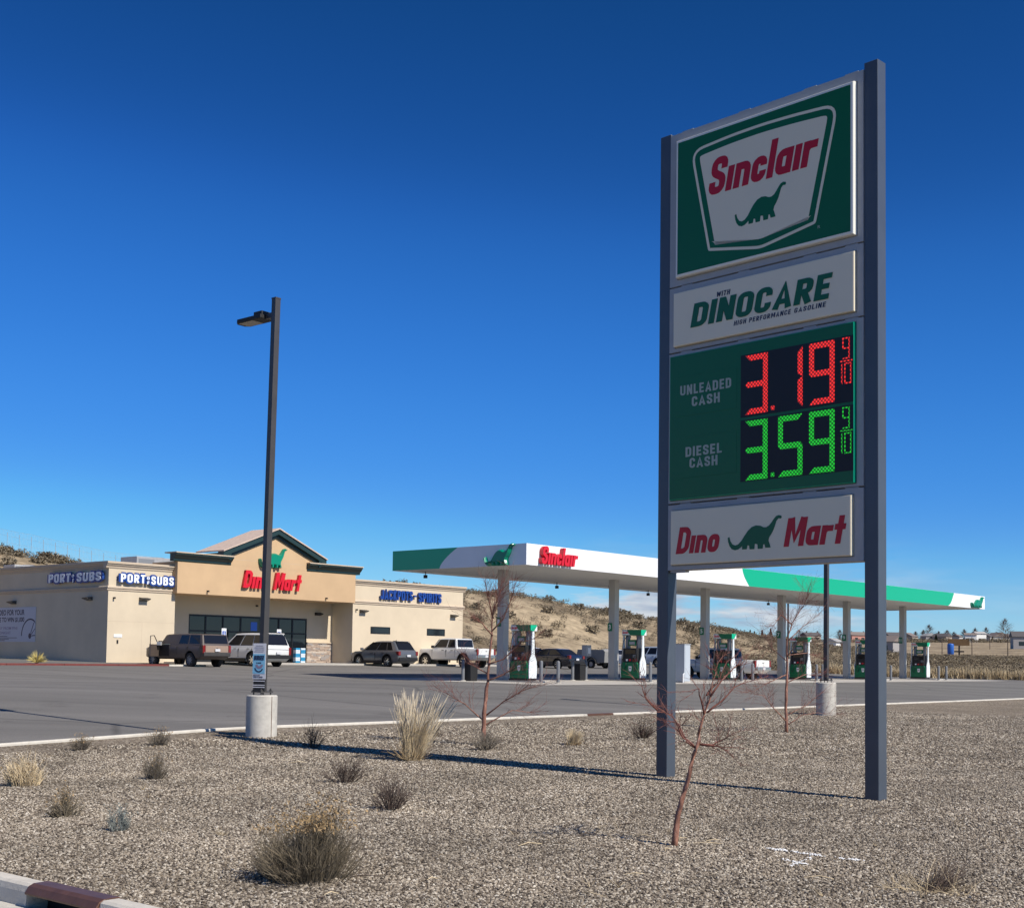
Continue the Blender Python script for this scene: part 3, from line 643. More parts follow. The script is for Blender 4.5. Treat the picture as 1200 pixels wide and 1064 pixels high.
for c_, dx_, dz_ in ((c1, .070, -.042), (c2, .050, -.022), (c3, .043, -.012), (c4, .050, -.008)):     # print sits on the raised faces
    for o_ in c_.children:
        if o_.name.split('.')[0] not in ('retainer', 'face_panel', 'hinge'): o_.location = (dx_, 0, dz_)
MB().box(.03, .02, 2.915, .30, .12, 2.943).build('bracket', m_frame, c4)

# ================================================================== STREET LAMPS
def lamp(px, py, y, label, top_z, lean=0.0, cylr=.30, with_base=True, z0=None):
    P = at_y(px, py, y); z0 = G(*to_pq(P)) if z0 is None else z0
    e = empty('street_lamp', (P.x, P.y, z0), ROT, label, 'street lamp', 'parking lot lamps')
    hb = .77
    b = MB().lathe([(0, -.5), (cylr, -.5), (cylr, hb-.02), (cylr-.02, hb), (0, hb)], 40, 'z').build('concrete_base', m_conc, e)
    b.data.polygons.foreach_set('use_smooth', [True]*len(b.data.polygons)); b.modifiers.new('edge', 'EDGE_SPLIT').split_angle = R(40)
    MB().box(-.006, -cylr-.004, -.3, .006, -cylr+.01, hb-.02).build('seam', m_rust, b)
    h = top_z-z0-hb; s = .063
    mb = MB(); mb.box(-.15, -.15, .03, .15, .15, .055)
    for a, c in ((-1, -1), (1, -1), (1, 1), (-1, 1)): mb.cyl(a*.115, c*.115, -.02, .11, .014, 8); mb.cyl(a*.115, c*.115, .055, .085, .028, 6)
    pl = mb.build('base_plate', m_dark, e); pl.location.z = hb+.02
    tilt = lambda o: (setattr(o, 'location', (0, 0, hb)), setattr(o, 'rotation_euler', (0, lean*.8, 0)))
    mb = MB(); mb.box(-s, -s, .07, s, s, h); po = mb.build('pole', m_dark, e, bevel=.006); tilt(po)
    mb = MB(); mb.box(-s-.004, -s-.004, h-.0, s+.004, s+.004, h+.03); cp = mb.build('pole_cap', m_dark, e); tilt(cp)
    mb = MB(); mb.box(-.035, s, h-.36, .035, s+.22, h-.25); ar = mb.build('arm', m_dark, e, bevel=.01); tilt(ar)
    mb = MB(); mb.prism([(-.17, s+.20), (.17, s+.20), (.17, s+.95), (.10, s+1.03), (-.10, s+1.03), (-.17, s+.95)], h-.36, h-.28, 'z'); lu = mb.build('luminaire', m_dark2, e, bevel=.012); tilt(lu)
    mb = MB(); mb.box(-.11, s+.24, h-.279, .11, s+.50, h-.19); d = mb.build('driver_box', m_dark2, lu, bevel=.01)
    mb = MB(); mb.box(-.135, s+.48, h-.366, .135, s+.94, h-.362); d = mb.build('led_panel', M('led_lens', (.34, .31, .25), .3), lu)
    return e
L1 = lamp(306, 861, 25.9, 'tall bronze lamp post on a concrete drum, carrying a blue and white poster', 8.66, R(1.1), .30, z0=.075)
L2 = lamp(968, 829, 40.6, 'bronze lamp post on a concrete drum behind the right sign post', 8.9, R(.5), .30, z0=.26)
far = PQ(118, 52); lamp(923.5, 770, 118, 'distant thin lamp post seen under the middle of the canopy', 9.2, 0, .3, z0=1.2)
# poster and strapped box on the near lamp
pb = empty('poster', (L1.location.x-.0, L1.location.y, L1.location.z+.78), R(-22), 'white and light blue burger poster fixed to the near lamp post', 'poster')
yy = -.135
def flat(name, x0, z0, x1, z1, d, mat, par): return MB().box(x0, yy-d, z0, x1, yy-d+.002 if d else yy+.006, z1).build(name, mat, par)
flat('board', -.14, .30, .15, .99, 0, m_paper, pb); flat('picture_field', -.14, .405, .135, .785, .003, m_ltblue, pb)
for k, (a, b) in enumerate(((-.07, .09), (-.10, .11), (-.08, .12), (-.11, .10))): text_mesh('mwnm emw nwem', a, .935-k*.037, b, .95-k*.037, yy-.003, .001, 0, 0, 'lettering', M('print_grey', (.22, .21, .26), .6), pb)
block_word('BURGER', -.115, .665, .115, .755, yy-.004, .002, m_navy, pb, shear=.12, gap=.08, sw=.22)
def arc_poly(cx, cz, r0, r1, a0, a1, n=12): return [(cx+r0*math.cos(R(a0+(a1-a0)*i/n)), cz+r0*math.sin(R(a0+(a1-a0)*i/n))) for i in range(n+1)]+[(cx+r1*math.cos(R(a1-(a1-a0)*i/n)), cz+r1*math.sin(R(a1-(a1-a0)*i/n))) for i in range(n+1)]
MB().prism(arc_poly(0, .53, .10, .075, 190, 340), yy-.004, yy-.006, 'y').build('picture', m_navy, pb)
MB().prism(arc_poly(.01, .585, .085, .035, 185, 355), yy-.004, yy-.006, 'y').build('picture', M('print_mauve', (.25, .2, .28), .6), pb)
text_mesh('n mwe', -.06, .60, .05, .625, yy-.004, .002, .2, .03, 'lettering', m_navy, pb)
text_mesh('MON TO SAT', -.12, .365, .03, .385, yy-.003, .002, 0, .03, 'lettering', m_navy, pb); text_mesh('OPEN AT SEVEN', -.12, .33, .09, .352, yy-.003, .002, 0, .03, 'lettering', m_navy, pb)
bb = empty('black_box', (L1.location.x, L1.location.y, L1.location.z+.80), R(-22), 'black box with two pale bands strapped below the poster on the near lamp post', 'box')
MB().box(-.125, -.13, .04, .125, -.075, .275).build('shell', m_dark2, bb, bevel=.008)
for z in (.115, .155, .235): MB().box(-.128, -.133, z, .128, -.126, z+.016).build('band', m_paper, bb)

# ================================================================== CANOPY
cw = PQ(44.74, 37.73, 0)
CAN = empty('fuel_canopy', cw, ROT, 'long white and green fuel canopy on six columns over the pumps', 'canopy')
CL_, CW_, CZ, CH_ = 52.93, 8.45, 5.79, .95
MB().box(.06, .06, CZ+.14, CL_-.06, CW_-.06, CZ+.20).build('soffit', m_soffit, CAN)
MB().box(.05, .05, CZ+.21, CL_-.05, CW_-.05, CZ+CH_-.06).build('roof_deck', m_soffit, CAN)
fas = MB()
fas.box(0, 0, CZ, CL_, .05, CZ+CH_); fas.box(0, CW_-.05, CZ, CL_, CW_, CZ+CH_); fas.box(0, .051, CZ, .05, CW_-.051, CZ+CH_); fas.box(CL_-.05, .051, CZ, CL_, CW_-.051, CZ+CH_)
fa = fas.build('fascia', m_canwhite, CAN)
# inner panels of the soffit, run along the canopy
for k in range(14):
    y0 = .07+k*(CW_-.14)/14
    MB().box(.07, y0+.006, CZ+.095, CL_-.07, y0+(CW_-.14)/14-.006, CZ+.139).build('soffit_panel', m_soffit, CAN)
# green bands with curved ends
x0, x1 = 63.05-44.74, 91.2-44.74
lft = [(x0+.0+.75*t**1.6, CZ+CH_-.004-(CH_-.008)*t) for t in np.linspace(0, 1, 8)]
rgt = [(x1+1.0*(t**.6)-.25, CZ+.004+(CH_-.008)*t) for t in np.linspace(0, 1, 8)]
MB().prism(lft+rgt, -.006, .001, 'y').build('green_band', m_cangreen, CAN)
ys = [(43.05-37.73-1.15*(t**1.5)+.0, CZ+.004+(CH_-.008)*t) for t in np.linspace(0, 1, 8)]
MB().prism(ys+[(CW_-.004, CZ+CH_-.004), (CW_-.004, CZ+.004)], -.006, .001, 'x').build('green_band', m_cangreen, CAN)
script_word('Sinclair', 45.52-44.74, 5.875, 48.2-44.74, .80, -.03, .20, .2, m_redletter, CAN, 'letter')
# moulded dinosaur emblems
def relief(poly, name, mats, parent, org, ux, un, depth):     # puffed-out silhouette: ux along the face, un out of it
    mb = MB(); n = len(poly); inner = offset_poly(poly, .05); lay = [(poly, 0), (poly, depth*.55), (inner, depth)]
    vs = []
    for pl, d in lay: vs += [tuple(Vector(org)+Vector(ux)*a+Vector(un)*d+Vector((0, 0, b))) for a, b in pl]
    fs = [(k*n+i, k*n+(i+1) % n, (k+1)*n+(i+1) % n, (k+1)*n+i) for k in range(2) for i in range(n)]
    tris = tessellate_polygon([[Vector((a, b, 0)) for a, b in poly]])
    fs += [tuple(2*n+i for i in t) for t in tris]
    mb.add(vs, fs); return mb.build(name, mats, parent)
m_dinog = M('emblem_green', (.0, .22, .13), .3)
relief(dino(0, 0, 1.75, .98), 'emblem', m_dinog, CAN, (0, 40.12-37.73, CZ-.0), (0, -1, 0), (-1, 0, 0), .22)
relief(dino(0, 0, 2.2, .84), 'emblem', m_dinog, CAN, (94.9-44.74, 0, CZ+.04), (1, 0, 0), (0, -1, 0), .22)
colps = [47.98+8.95*k for k in range(6)]
for i, pc in enumerate(colps):
    x = pc-44.74+.1; y = 41.96-37.73
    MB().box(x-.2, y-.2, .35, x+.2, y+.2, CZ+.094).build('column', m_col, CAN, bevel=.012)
    fl = MB(); fl.box(x-.235, y-.05, 2.62+.55, x-.203, y+.23, 3.05+.55); f_ = fl.build('column_sign', m_pumpgreen, CAN)
    text_mesh(str(i*2+1), 0, 0, .14, .24, 0, .004, 0, .02, 'lettering', m_canwhite, f_).matrix_local = Matrix.Translation((x-.237, y+.16, 3.27)) @ Matrix.Rotation(-math.pi/2, 4, 'Z')
for px, py in ((496, 671), (650, 684), (757, 696), (898, 704)):
    P = on_q(px, py, 46.2); p_ = to_pq(P)[0]-44.74
    mb = MB(); mb.box(p_-.06, CW_-.22, CZ-.24, p_+.06, CW_-.06, CZ-.08); mb.cyl(p_, CW_-.14, CZ-.08, CZ+.09, .02, 8); mb.build('canopy_camera', m_dark2, CAN)
# ---- slab and islands
sheet('fuelling_slab', lin(44.2, 98.5, 6), [36.2, 38, 40, 42, 44, 46, 48.5], .012, m_slab, 'pale concrete apron under the fuel canopy', 'concrete apron')
# ---- dispensers (local x along c, y along n)
def dispenser():
    e = empty('fuel_dispenser', (0, 0, 0), ROT)
    hx, hy = .30, .62
    b = MB(); b.box(-hx, -hy+.12, .10, hx, hy-.02, .30); b.prism([(-hy+.12, .30), (hy-.02, .30), (hy-.02, .78), (hy-.12, .92), (-hy+.22, .92), (-hy+.12, .80)], -hx-.02, hx+.02, 'x')
    base = b.build('base', m_pumpgreen, e, bevel=.02)
    MB().box(-hx-.02, -hy+.08, .0, hx+.02, hy, .098).build('plinth', m_dark2, e)
    for sx in (-1, 1):
        xx = sx*(hx+.021); sh = round_poly([(-.10, .72), (.10, .72), (.085, .50), (0, .44), (-.085, .50)], .02, 3)
        MB().prism(sh, xx, xx+sx*.006, 'x').build('shield_emblem', m_canwhite, base)
        MB().prism([(-.065, .64), (.065, .64), (.06, .58), (-.06, .58)], xx+sx*.006, xx+sx*.009, 'x').build('emblem_band', m_pumpgrey, base)
    body = MB().box(-hx+.02, -hy+.22, .921, hx-.02, hy-.12, 1.66).build('body', m_dark2, e, bevel=.02)
    for sx in (-1, 1):
        xa = sx*(hx-.019)
        def pl(y0, z0, y1, z1, m, nm, d=.012): MB().box(min(xa, xa+sx*d), y0, z0, max(xa, xa+sx*d), y1, z1).build(nm, m, body)
        pl(-.30, 1.36, .34, 1.58, m_glass, 'screen'); pl(-.34, 1.16, -.14, 1.32, m_pumpgrey, 'keypad')
        pl(-.36, .97, -.12, 1.12, m_tail, 'nozzle_bay', .02); pl(-.02, .99, .10, 1.09, m_redletter, 'grade_button'); pl(.18, .99, .30, 1.09, m_canwhite, 'grade_button')
        for k in range(2):
            y = -.30+k*.12; mb = MB(); mb.tube([(xa+sx*.03, y, 1.0), (xa+sx*.09, y, 1.10), (xa+sx*.09, y, 1.26)], [.022, .026, .018], 6); mb.build('nozzle', m_hose, body)
    for y0, y1 in ((-.40, -.24), (.30, .46)): MB().box(-.11, y0, 1.661, .11, y1, 2.33).build('upright', m_pumpgrey, e, bevel=.01)
    v = MB().box(-.13, -.20, 1.80, .13, .26, 2.10).build('valance', m_pumpgreen, e, bevel=.01)
    for sx in (-1, 1): MB().box(min(sx*.131, sx*.138), -.15, 1.86, max(sx*.131, sx*.138), .21, 2.0).build('price_window', m_alu, v)
    h = MB().box(-.24, -.62, 2.331, .24, .60, 2.62).build('header', m_pumpgreen, e, bevel=.012)
    for sx in (-1, 1):
        A = sx*.241; B = sx*.245
        cv = [(.05+.22*(1-(1-t)**2), 2.345+.26*t) for t in np.linspace(0, 1, 6)]
        MB().prism(cv+[(.59, 2.605), (.59, 2.345)], A, B, 'x').build('header_panel', m_pumpwhite, h)
        t_ = text_mesh('Sinclair', 0, 0, .38, .13, 0, .006, .2, .03, 'lettering', m_redletter, h)
        t_.matrix_local = Matrix.Translation((B, .56, 2.42)) @ Matrix.Rotation(-math.pi/2, 4, 'Z') if sx < 0 else Matrix.Translation((B, .20, 2.42)) @ Matrix.Rotation(math.pi/2, 4, 'Z')
    MB().prism([(-.235, 2.335), (.0, 2.335), (.235, 2.60), (.235, 2.616), (-.235, 2.616)], -.625, -.621, 'y').build('end_panel', m_cangreen, h)
    MB().prism([(.03, 2.335), (.235, 2.335), (.235, 2.575)], -.625, -.621, 'y').build('end_panel', m_canwhite, h)
    sp_ = [(-.27, .11), (.27, .11), (.29, .5), (.27, .9), (.12, 1.22), (.10, 1.5), (.07, 2.33), (-.07, 2.33), (-.10, 1.5), (-.12, 1.22), (-.27, .9), (-.29, .5)]
    MB().prism(sp_, -hy+.02, -hy+.078, 'y').build('side_panel', m_pumpwhite, e, bevel=.012)
    MB().prism(sp_, hy+.002, hy+.05, 'y').build('side_panel', m_pumpwhite, e, bevel=.012)
    for sx in (-1, 1):
        for y in (-.42, .48):
            pts = [(sx*.12, y*.6, 2.3), (sx*.30, y, 2.1), (sx*.40, y, 1.4), (sx*.44, y*.95, .75), (sx*.42, y*.8, .38), (sx*.38, y*.6, .55), (sx*.33, y*.45, 1.05)]
            P = [Vector(a) for a in pts]; fine = []
            for i in range(len(P)-1):
                for t in (0, .33, .66): fine.append(P[i].lerp(P[i+1], t))
            for _ in range(2): fine = [fine[0]]+[(fine[i-1]+fine[i]*2+fine[i+1])/4 for i in range(1, len(fine)-1)]+[fine[-1]]
            MB().tube(fine, .017, 6).build('hose', m_hose, e, smooth=True)
    return e
DLAB = ['beside the leftmost canopy column, behind the bare red tree', 'just left of the left sign post', 'in front of the white pickup with red tail lights', 'behind the twiggy bare tree under the canopy', 'partly hidden by the right sign post', 'at the far right end of the canopy']
D0 = dispenser()
for i, pc in enumerate(colps):
    d = D0 if i == 0 else copy_tree(D0)
    d.location = PQ(pc+.02, 40.58, G(pc, 40.6)+.07); tag(d, 'green and white fuel dispenser '+DLAB[i], 'fuel dispenser', 'fuel dispensers under the canopy')
    isl = MB(); isl.prism(round_poly([(-.55, -2.2), (.55, -2.2), (.55, 2.4), (-.55, 2.4)], .3, 4), -.1, .055, 'z')
    o = isl.build('pump_island', m_slab, None, PQ(pc, 41.2, G(pc, 41.2)+.015), ROT); tag(o, 'low concrete island under a fuel dispenser', 'pump island', kind='structure')
def bollard():
    e = empty('bollard', (0, 0, 0), 0)
    MB().lathe([(0, 1.02), (.035, 1.015), (.065, .99), (.08, .95), (.08, -.1)], 16, 'z').build('post', M('bollard_grey', (.15, .155, .165), .5), e, smooth=True)
    MB().lathe([(.14, -.02), (.14, .02), (.081, .03)], 16, 'z').build('collar', m_conc, e)
    return e
B0 = bollard()
BP = [(634, 799, 'left one of the pair right of the first dispenser'), (654, 799, 'right one of the pair right of the first dispenser'), (762, 799, 'against the left sign post'), (869, 798, 'left one of the pair at the white pickup'), (882, 799, 'right one of the pair at the white pickup'),
      (957, 798, 'left one of the pair beside the second lamp post'), (964, 798, 'right one of the pair beside the second lamp post'), (1044, 798.5, 'just right of the right sign post'), (1100, 798.5, 'left one of the last pair at the far right'), (1109, 798.5, 'right one of the last pair at the far right'),
      (671, 796, 'left of the black bin under the canopy'), (686.5, 796, 'right of the black bin under the canopy'), (542.5, 796.5, 'alone left of the leftmost canopy column')]
for i, (x, y, w) in enumerate(BP):
    q = 38.2 if i < 10 else 42.6
    P = on_q(x, y, q); b = B0 if i == 0 else copy_tree(B0); b.location = (P.x, P.y, G(*to_pq(P))+.015)
    tag(b, 'grey steel bollard '+w, 'bollard', 'grey bollards round the pumps')
def bin_(px, w, q, label):
    P = on_q(px, 796, q); e = empty('trash_bin', (P.x, P.y, G(*to_pq(P))+.015), ROT, label, 'trash bin', 'black bins under the canopy')
    MB().prism([(-w/2, 0), (w/2, 0), (w/2+.03, .78), (-w/2-.03, .78)], -.25, .25, 'y').build('body', m_dark2, e, bevel=.02)
    MB().box(-w/2-.05, -.28, .781, w/2+.05, .28, .86).build('lid', m_dark2, e, bevel=.02)
bin_(678.5, .42, 42.6, 'black trash bin between two grey bollards'); bin_(551, .46, 42.5, 'black trash bin beside the leftmost grey bollard')
P = on_q(687, 797, 43.1); e = empty('towel_dispenser', (P.x, P.y, G(*to_pq(P))+.015), ROT, 'grey paper towel box on a thin post behind the black bin', 'towel dispenser')
MB().cyl(0, 0, 0, 1.26, .035, 10).build('post', m_pumpgrey, e); MB().box(-.2, -.17, 1.26, .2, .17, 1.85).build('box', m_alu, e, bevel=.02); MB().box(-.1, -.176, 1.4, .12, -.171, 1.7).build('front_plate', m_canwhite, e)
P = on_q(805, 799, 37.4); e = empty('utility_cabinet', (P.x, P.y, G(*to_pq(P))+.015), ROT, 'tall grey metal cabinet with a pale lit side beside the left sign post', 'metal cabinet')
MB().box(-.27, -.02, .06, .27, .78, 1.93).build('body', M('cabinet_grey', (.42, .46, .50), .45), e, bevel=.012); MB().box(-.28, -.03, 0, .28, .79, .058).build('plinth', m_conc, e)
MB().box(-.2, -.026, .2, .2, -.021, 1.85).build('door', M('cabinet_door', (.46, .50, .54), .4), e); MB().box(-.3, -.04, 1.931, .3, .8, 1.97).build('lid', m_alu, e)
mb = MB(); mb.tube([(-.34, .0, 0), (-.34, .0, .42), (-.30, .0, .45), (-.275, .0, .45)], .04, 8); mb.build('pipe', m_canwhite, e)

# ================================================================== SHOP
STO = empty('store_building', PQ(41.607, 65.74, 0), ROT, 'cream stucco convenience store with a gabled tan entrance front and dark green trim', 'store')
# walls
wl = MB(); wl.box(0, 0, .6, 4.45, 24, 6.48); wl.build('wall', m_stucco, STO)
wl = MB(); wl.box(18.48, 0, .6, 29.26, 24, 6.48); wl.build('wall', m_stucco, STO)
FX0, FX1, FZ0, FZ1, YS = 6.55, 15.85, 1.2, 4.10, 2.06
FX0 = to_pq(on_q(221, 740, 67.8))[0]-41.607; FX1 = to_pq(on_q(359, 745, 67.8))[0]-41.607
wl = MB(); wl.box(4.452, YS, .6, FX0, YS+.3, 5.4); wl.box(FX1, YS, .6, 18.478, YS+.3, 5.4); wl.box(FX0+.001, YS+.002, FZ1, FX1-.001, YS+.298, 5.398); wl.build('wall', m_stucco, STO)
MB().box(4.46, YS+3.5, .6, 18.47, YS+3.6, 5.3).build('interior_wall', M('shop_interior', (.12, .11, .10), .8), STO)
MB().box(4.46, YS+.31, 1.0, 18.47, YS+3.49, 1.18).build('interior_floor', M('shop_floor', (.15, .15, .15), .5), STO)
MB().box(.1, .1, 6.2, 29.1, 23.9, 6.3).build('roof', M('roof_membrane', (.45, .44, .42), .9), STO)
# cornices: profile in (out, z)
def run_x(name, prof, x0, x1, mat, y=0.0):
    return MB().prism([(y-o_, z) for o_, z in prof], x0, x1, 'x').build(name, mat, STO)
corn = [(-.25, 6.42), (.02, 6.42), (.05, 6.47), (.05, 6.52), (.13, 6.60), (.13, 6.66), (.2, 6.69), (.2, 6.81), (-.25, 6.81)]
band_ = [(-.02, 5.17), (.05, 5.19), (.05, 5.27), (.10, 5.30), (.10, 5.37), (.06, 5.42), (-.02, 5.43)]
run_x('cornice', corn, -.2, 4.44, m_trim); run_x('cornice', corn, 18.49, 29.46, m_trim)
run_x('band_course', band_, -.10, 4.44, m_trim); run_x('band_course', band_, 18.49, 29.36, m_trim)
MB().prism([(-o_-.0, z) for o_, z in corn], .252, 24, 'y').build('cornice', m_trim, STO)
MB().prism([(-o_, z) for o_, z in band_], .022, 24, 'y').build('band_course', m_trim, STO)
MB().prism([(29.26+o_, z) for o_, z in corn], .252, 24, 'y').build('cornice', m_trim, STO)
# entrance front
E0, E1, YF = 4.22, 18.22, -.5
fx = MB(); fx.box(E0, YF, 5.2, E1, YS-.004, 7.06); fx.build('entrance_front', m_stucco2, STO)
GX0, GX1, GXM, GZ, GP = 7.86, 14.75, 11.42, 7.62, 9.02
MB().prism([(GX0, 7.061), (GX1, 7.061), (GX1, GZ), (GXM, GP), (GX0, GZ)], YF-.003, 1.35, 'y').build('gable_wall', m_stucco2, STO)
gp = [(-.3, 7.06), (.03, 7.06), (.06, 7.12), (.06, 7.2), (.16, 7.27), (.28, 7.42), (.34, 7.45), (.34, 7.53), (-.3, 7.53)]
for a, b in ((E0-.34, GX0+.15), (GX1-.75, E1+.34)):
    run_x('cornice', gp, a, b, m_gtrim, YF); MB().box(a-.03, YF-.38, 7.531, b+.03, YF+.8, 7.60).build('coping', m_trim, STO)
sl = (GP-GZ)/(GXM-GX0); ov = .62
def rake(xa, za, xm, zm, nm):
    # raking cornice, two stepped layers, then the tiled roof slab
    for off0, off1, ya in ((.0, .22, YF-.12), (.20, .50, YF-.32)):
        MB().prism([(xa, za+off0), (xm, zm+off0), (xm, zm+off1), (xa, za+off1)], ya, YF+.25, 'y').build('rake_trim', m_gtrim, STO)
    MB().prism([(xa-(.05 if xa < xm else -.05), za+.502), (xm, zm+.502+.02), (xm, zm+.60), (xa-(.05 if xa < xm else -.05), za+.58)], YF-.4, 1.9, 'y').build('roof_slope', m_tile, STO)
rake(GX0-ov, GZ-sl*ov-.04, GXM-.001, GP-.04, 'l')
sr = (GP-GZ)/(GX1-GXM); rake(GX1+ov, GZ-sr*ov-.04, GXM+.001, GP-.04, 'r')
MB().prism([(GX0-.02, GZ-.28), (GX0-.1, GZ-.28), (GX0-ov+.08, GZ-.02), (GX0-ov, GZ+.16), (GX0-.02, GZ+.16)], YF-.3, 1.75, 'y').build('eave_trim', m_gtrim, STO)
MB().prism([(GX1+.02, GZ-.28), (GX1+.1, GZ-.28), (GX1+ov-.08, GZ-.02), (GX1+ov, GZ+.16), (GX1+.02, GZ+.16)], YF-.3, 1.75, 'y').build('eave_trim', m_gtrim, STO)
for z_, x_ in ((7.98, 0),): MB().box(GX0+.4, YF-.0065, 7.42, GX1-.4, YF-.0035, 7.434).build('control_joint', m_trim, STO)
# stucco joints on the left front
MB().box(.04, -.004, 3.44, 4.40, -.001, 3.456).build('control_joint', m_trim, STO); MB().box(2.25, -.004, .9, 2.266, -.001, 3.438).build('control_joint', m_trim, STO)
# letters
def channel_word(body, x0, z0, x1, z1, y, depth, mat, back=None, gap=.16, mtx=None, sw=.21):
    if back:
        block_word(body, x0, z0, x1, z1, y, .07, back, STO, name='letter_outline', split=True, gap=gap, sw=.58, mtx=mtx, lift=-.05)
    block_word(body, x0, z0, x1, z1, y, depth, mat, STO, name='letter', split=True, gap=gap, sw=sw, mtx=mtx, lift=.025 if back else 0)
m_lw = M('letter_white', (.8, .82, .84), .4); m_lb = M('letter_blue', (.01, .05, .25), .4)
channel_word('PORT', .62, 5.66, 2.22, 6.14, -.22, .02, m_lw, m_lb); channel_word('SUBS', 2.62, 5.62, 4.14, 6.10, -.22, .02, m_lw, m_lb)
channel_word('O', 2.33, 5.88, 2.5, 6.05, -.22, .02, m_lw, m_lb); channel_word('F', 2.35, 5.62, 2.5, 5.80, -.22, .02, m_lw, m_lb)
MB().box(.55, -.06, 5.75, 2.3, -.004, 6.05).build('raceway', m_lb, STO); MB().box(2.55, -.06, 5.72, 4.18, -.004, 6.02).build('raceway', m_lb, STO)
for xx in (.7, 2.1, 2.7, 4.0): MB().box(xx, -.215, 5.8, xx+.1, -.062, 5.95).build('standoff', m_lb, STO)
MX = Matrix(((0, 1, 0, 0), (-1, 0, 0, 0), (0, 0, 1, 0), (0, 0, 0, 1)))     # text plane turned onto the left wall: text x runs towards -y
def ml(y_): return Matrix.Translation((0, y_, 0)) @ MX
channel_word('PORT', .0, 5.72, 2.35, 6.22, -.20, .02, m_lw, m_lb, mtx=ml(5.95)); channel_word('SUBS', 3.05, 5.72, 5.5, 6.22, -.20, .02, m_lw, m_lb, mtx=ml(5.95))
channel_word('O', 2.52, 5.98, 2.72, 6.15, -.20, .02, m_lw, m_lb, mtx=ml(5.95)); channel_word('F', 2.6, 5.68, 2.76, 5.90, -.20, .02, m_lw, m_lb, mtx=ml(5.95))
MB().box(-.185, .4, 5.8, -.004, 6.0, 6.1).build('raceway', m_lb, STO)
channel_word('JACKPOTS', 20.85, 5.56, 23.9, 6.22, -.05, .16, m_lb, None, gap=.11, sw=.23); channel_word('-', 24.05, 5.62, 24.3, 6.2, -.05, .14, m_lb, None); channel_word('SPIRITS', 24.5, 5.53, 26.78, 6.18, -.05, .16, m_lb, None, gap=.11, sw=.23)
script_word('Dino', 8.82, 5.74, 10.98, 1.08, YF-.03, .18, .2, m_redletter, STO, 'letter'); script_word('Mart', 11.2, 5.72, 13.5, 1.08, YF-.03, .18, .2, m_redletter, STO, 'letter')
relief(dino(0, 0, 2.1, 1.28), 'emblem', m_dinog, STO, (10.08, YF-.004, 7.06), (1, 0, 0), (0, -1, 0), .3)
# wall lights
def wall_light(x, z, side=False):
    mb = MB(); mb.prism([(0, 0), (-.34, .10), (-.36, .16), (0, .22)], -.28, .28, 'x'); o = mb.build('wall_light', m_dark, STO)
    o.location = (x, -.002, z) if not side else (-.002, x, z); o.rotation_euler = (0, 0, 0 if not side else -math.pi/2)
for x, z in ((2.28, 4.64), (19.35, 4.58), (28.2, 4.56)): wall_light(x, z)
for x, z in ((1.85, 4.62), (10.25, 4.55), (18.5, 4.55)): wall_light(x, z, True)
mb = MB(); mb.prism([(0, 0), (-.3, .08), (-.3, .14), (0, .2)], -.25, .25, 'x'); o = mb.build('wall_light', m_dark2, STO, (17.2, YS-.002, 4.35))
for x, z, yv in ((.30, 4.70, 0), (18.72, 4.72, 0), (6.3, 5.35, YF), (15.6, 5.33, YF), (12.0, 4.75, YS)): MB().box(x, yv-.16, z, x+.09, yv-.002, z+.1).build('security_camera', m_dark2, STO)
MB().box(.42, -.03, 2.55, .95, -.002, 2.72).build('house_number', m_canwhite, STO); MB().box(.62, -.03, 2.2, .72, -.002, 2.4).build('hose_box', m_dark2, STO)
# small windows
for a, b in ((20.12, 21.95), (25.55, 27.38)):
    f = MB(); z0, z1 = 3.21, 3.69
    f.box(a, -.02, z0, a+.06, .02, z1); f.box(b-.06, -.02, z0, b, .02, z1); f.box(a+.061, -.019, z0, b-.061, .02, z0+.06); f.box(a+.061, -.019, z1-.06, b-.061, .02, z1)
    w = f.build('window', m_mull, STO); MB().box(a+.061, -.008, z0+.061, b-.061, -.001, z1-.061).build('pane', m_glass, w)
# storefront
fr = MB(); wv = FX1-FX0; cuts = [0, .133, .273, .42, .615, .748, .871, 1]; ztr = 3.05
for k, c_ in enumerate(cuts):
    x = FX0+c_*wv; fr.box(x-(.0 if k == 0 else .05), YS-.02, 1.19, x+(.05 if k < 7 else 0), YS+.10, FZ1-.001)
fr.box(FX0+.051, YS-.018, FZ1-.11, FX1-.051, YS+.098, FZ1-.003); fr.box(FX0+.051, YS-.018, ztr, FX1-.051, YS+.098, ztr+.09); fr.box(FX0+.051, YS-.016, 1.19, FX1-.051, YS+.096, 1.30)
STF = fr.build('storefront', m_mull, STO)
for k in range(7):
    a, b = FX0+cuts[k]*wv+.052, FX0+cuts[k+1]*wv-.052
    MB().box(a, YS+.02, ztr+.091, b, YS+.03, FZ1-.111).build('pane', m_glass, STF); MB().box(a, YS+.021, 1.301, b, YS+.031, ztr-.001).build('pane', m_glass, STF)
a, b = FX0+cuts[3]*wv+.052, FX0+cuts[4]*wv-.052
dm = MB(); dm.box((a+b)/2-.04, YS-.03, 1.30, (a+b)/2+.04, YS+.02, ztr-.002); dm.box((a+b)/2-.13, YS-.09, 1.9, (a+b)/2-.09, YS-.05, 2.6); dm.box((a+b)/2+.09, YS-.09, 1.9, (a+b)/2+.13, YS-.05, 2.6); dm.build('door_frame', m_mull, STF)
MB().box((a+b)/2-.1, YS+.008, 3.2, (a+b)/2+.4, YS+.018, 3.75).build('window_sign', M('neon_blue', (.02, .06, .25), .4, emis=(.02, .08, .4), es=.25), STF)
MB().box(FX0+.33*wv, YS+.008, 2.0, FX0+.33*wv+.35, YS+.018, 2.5).build('window_notice', m_paper, STF)
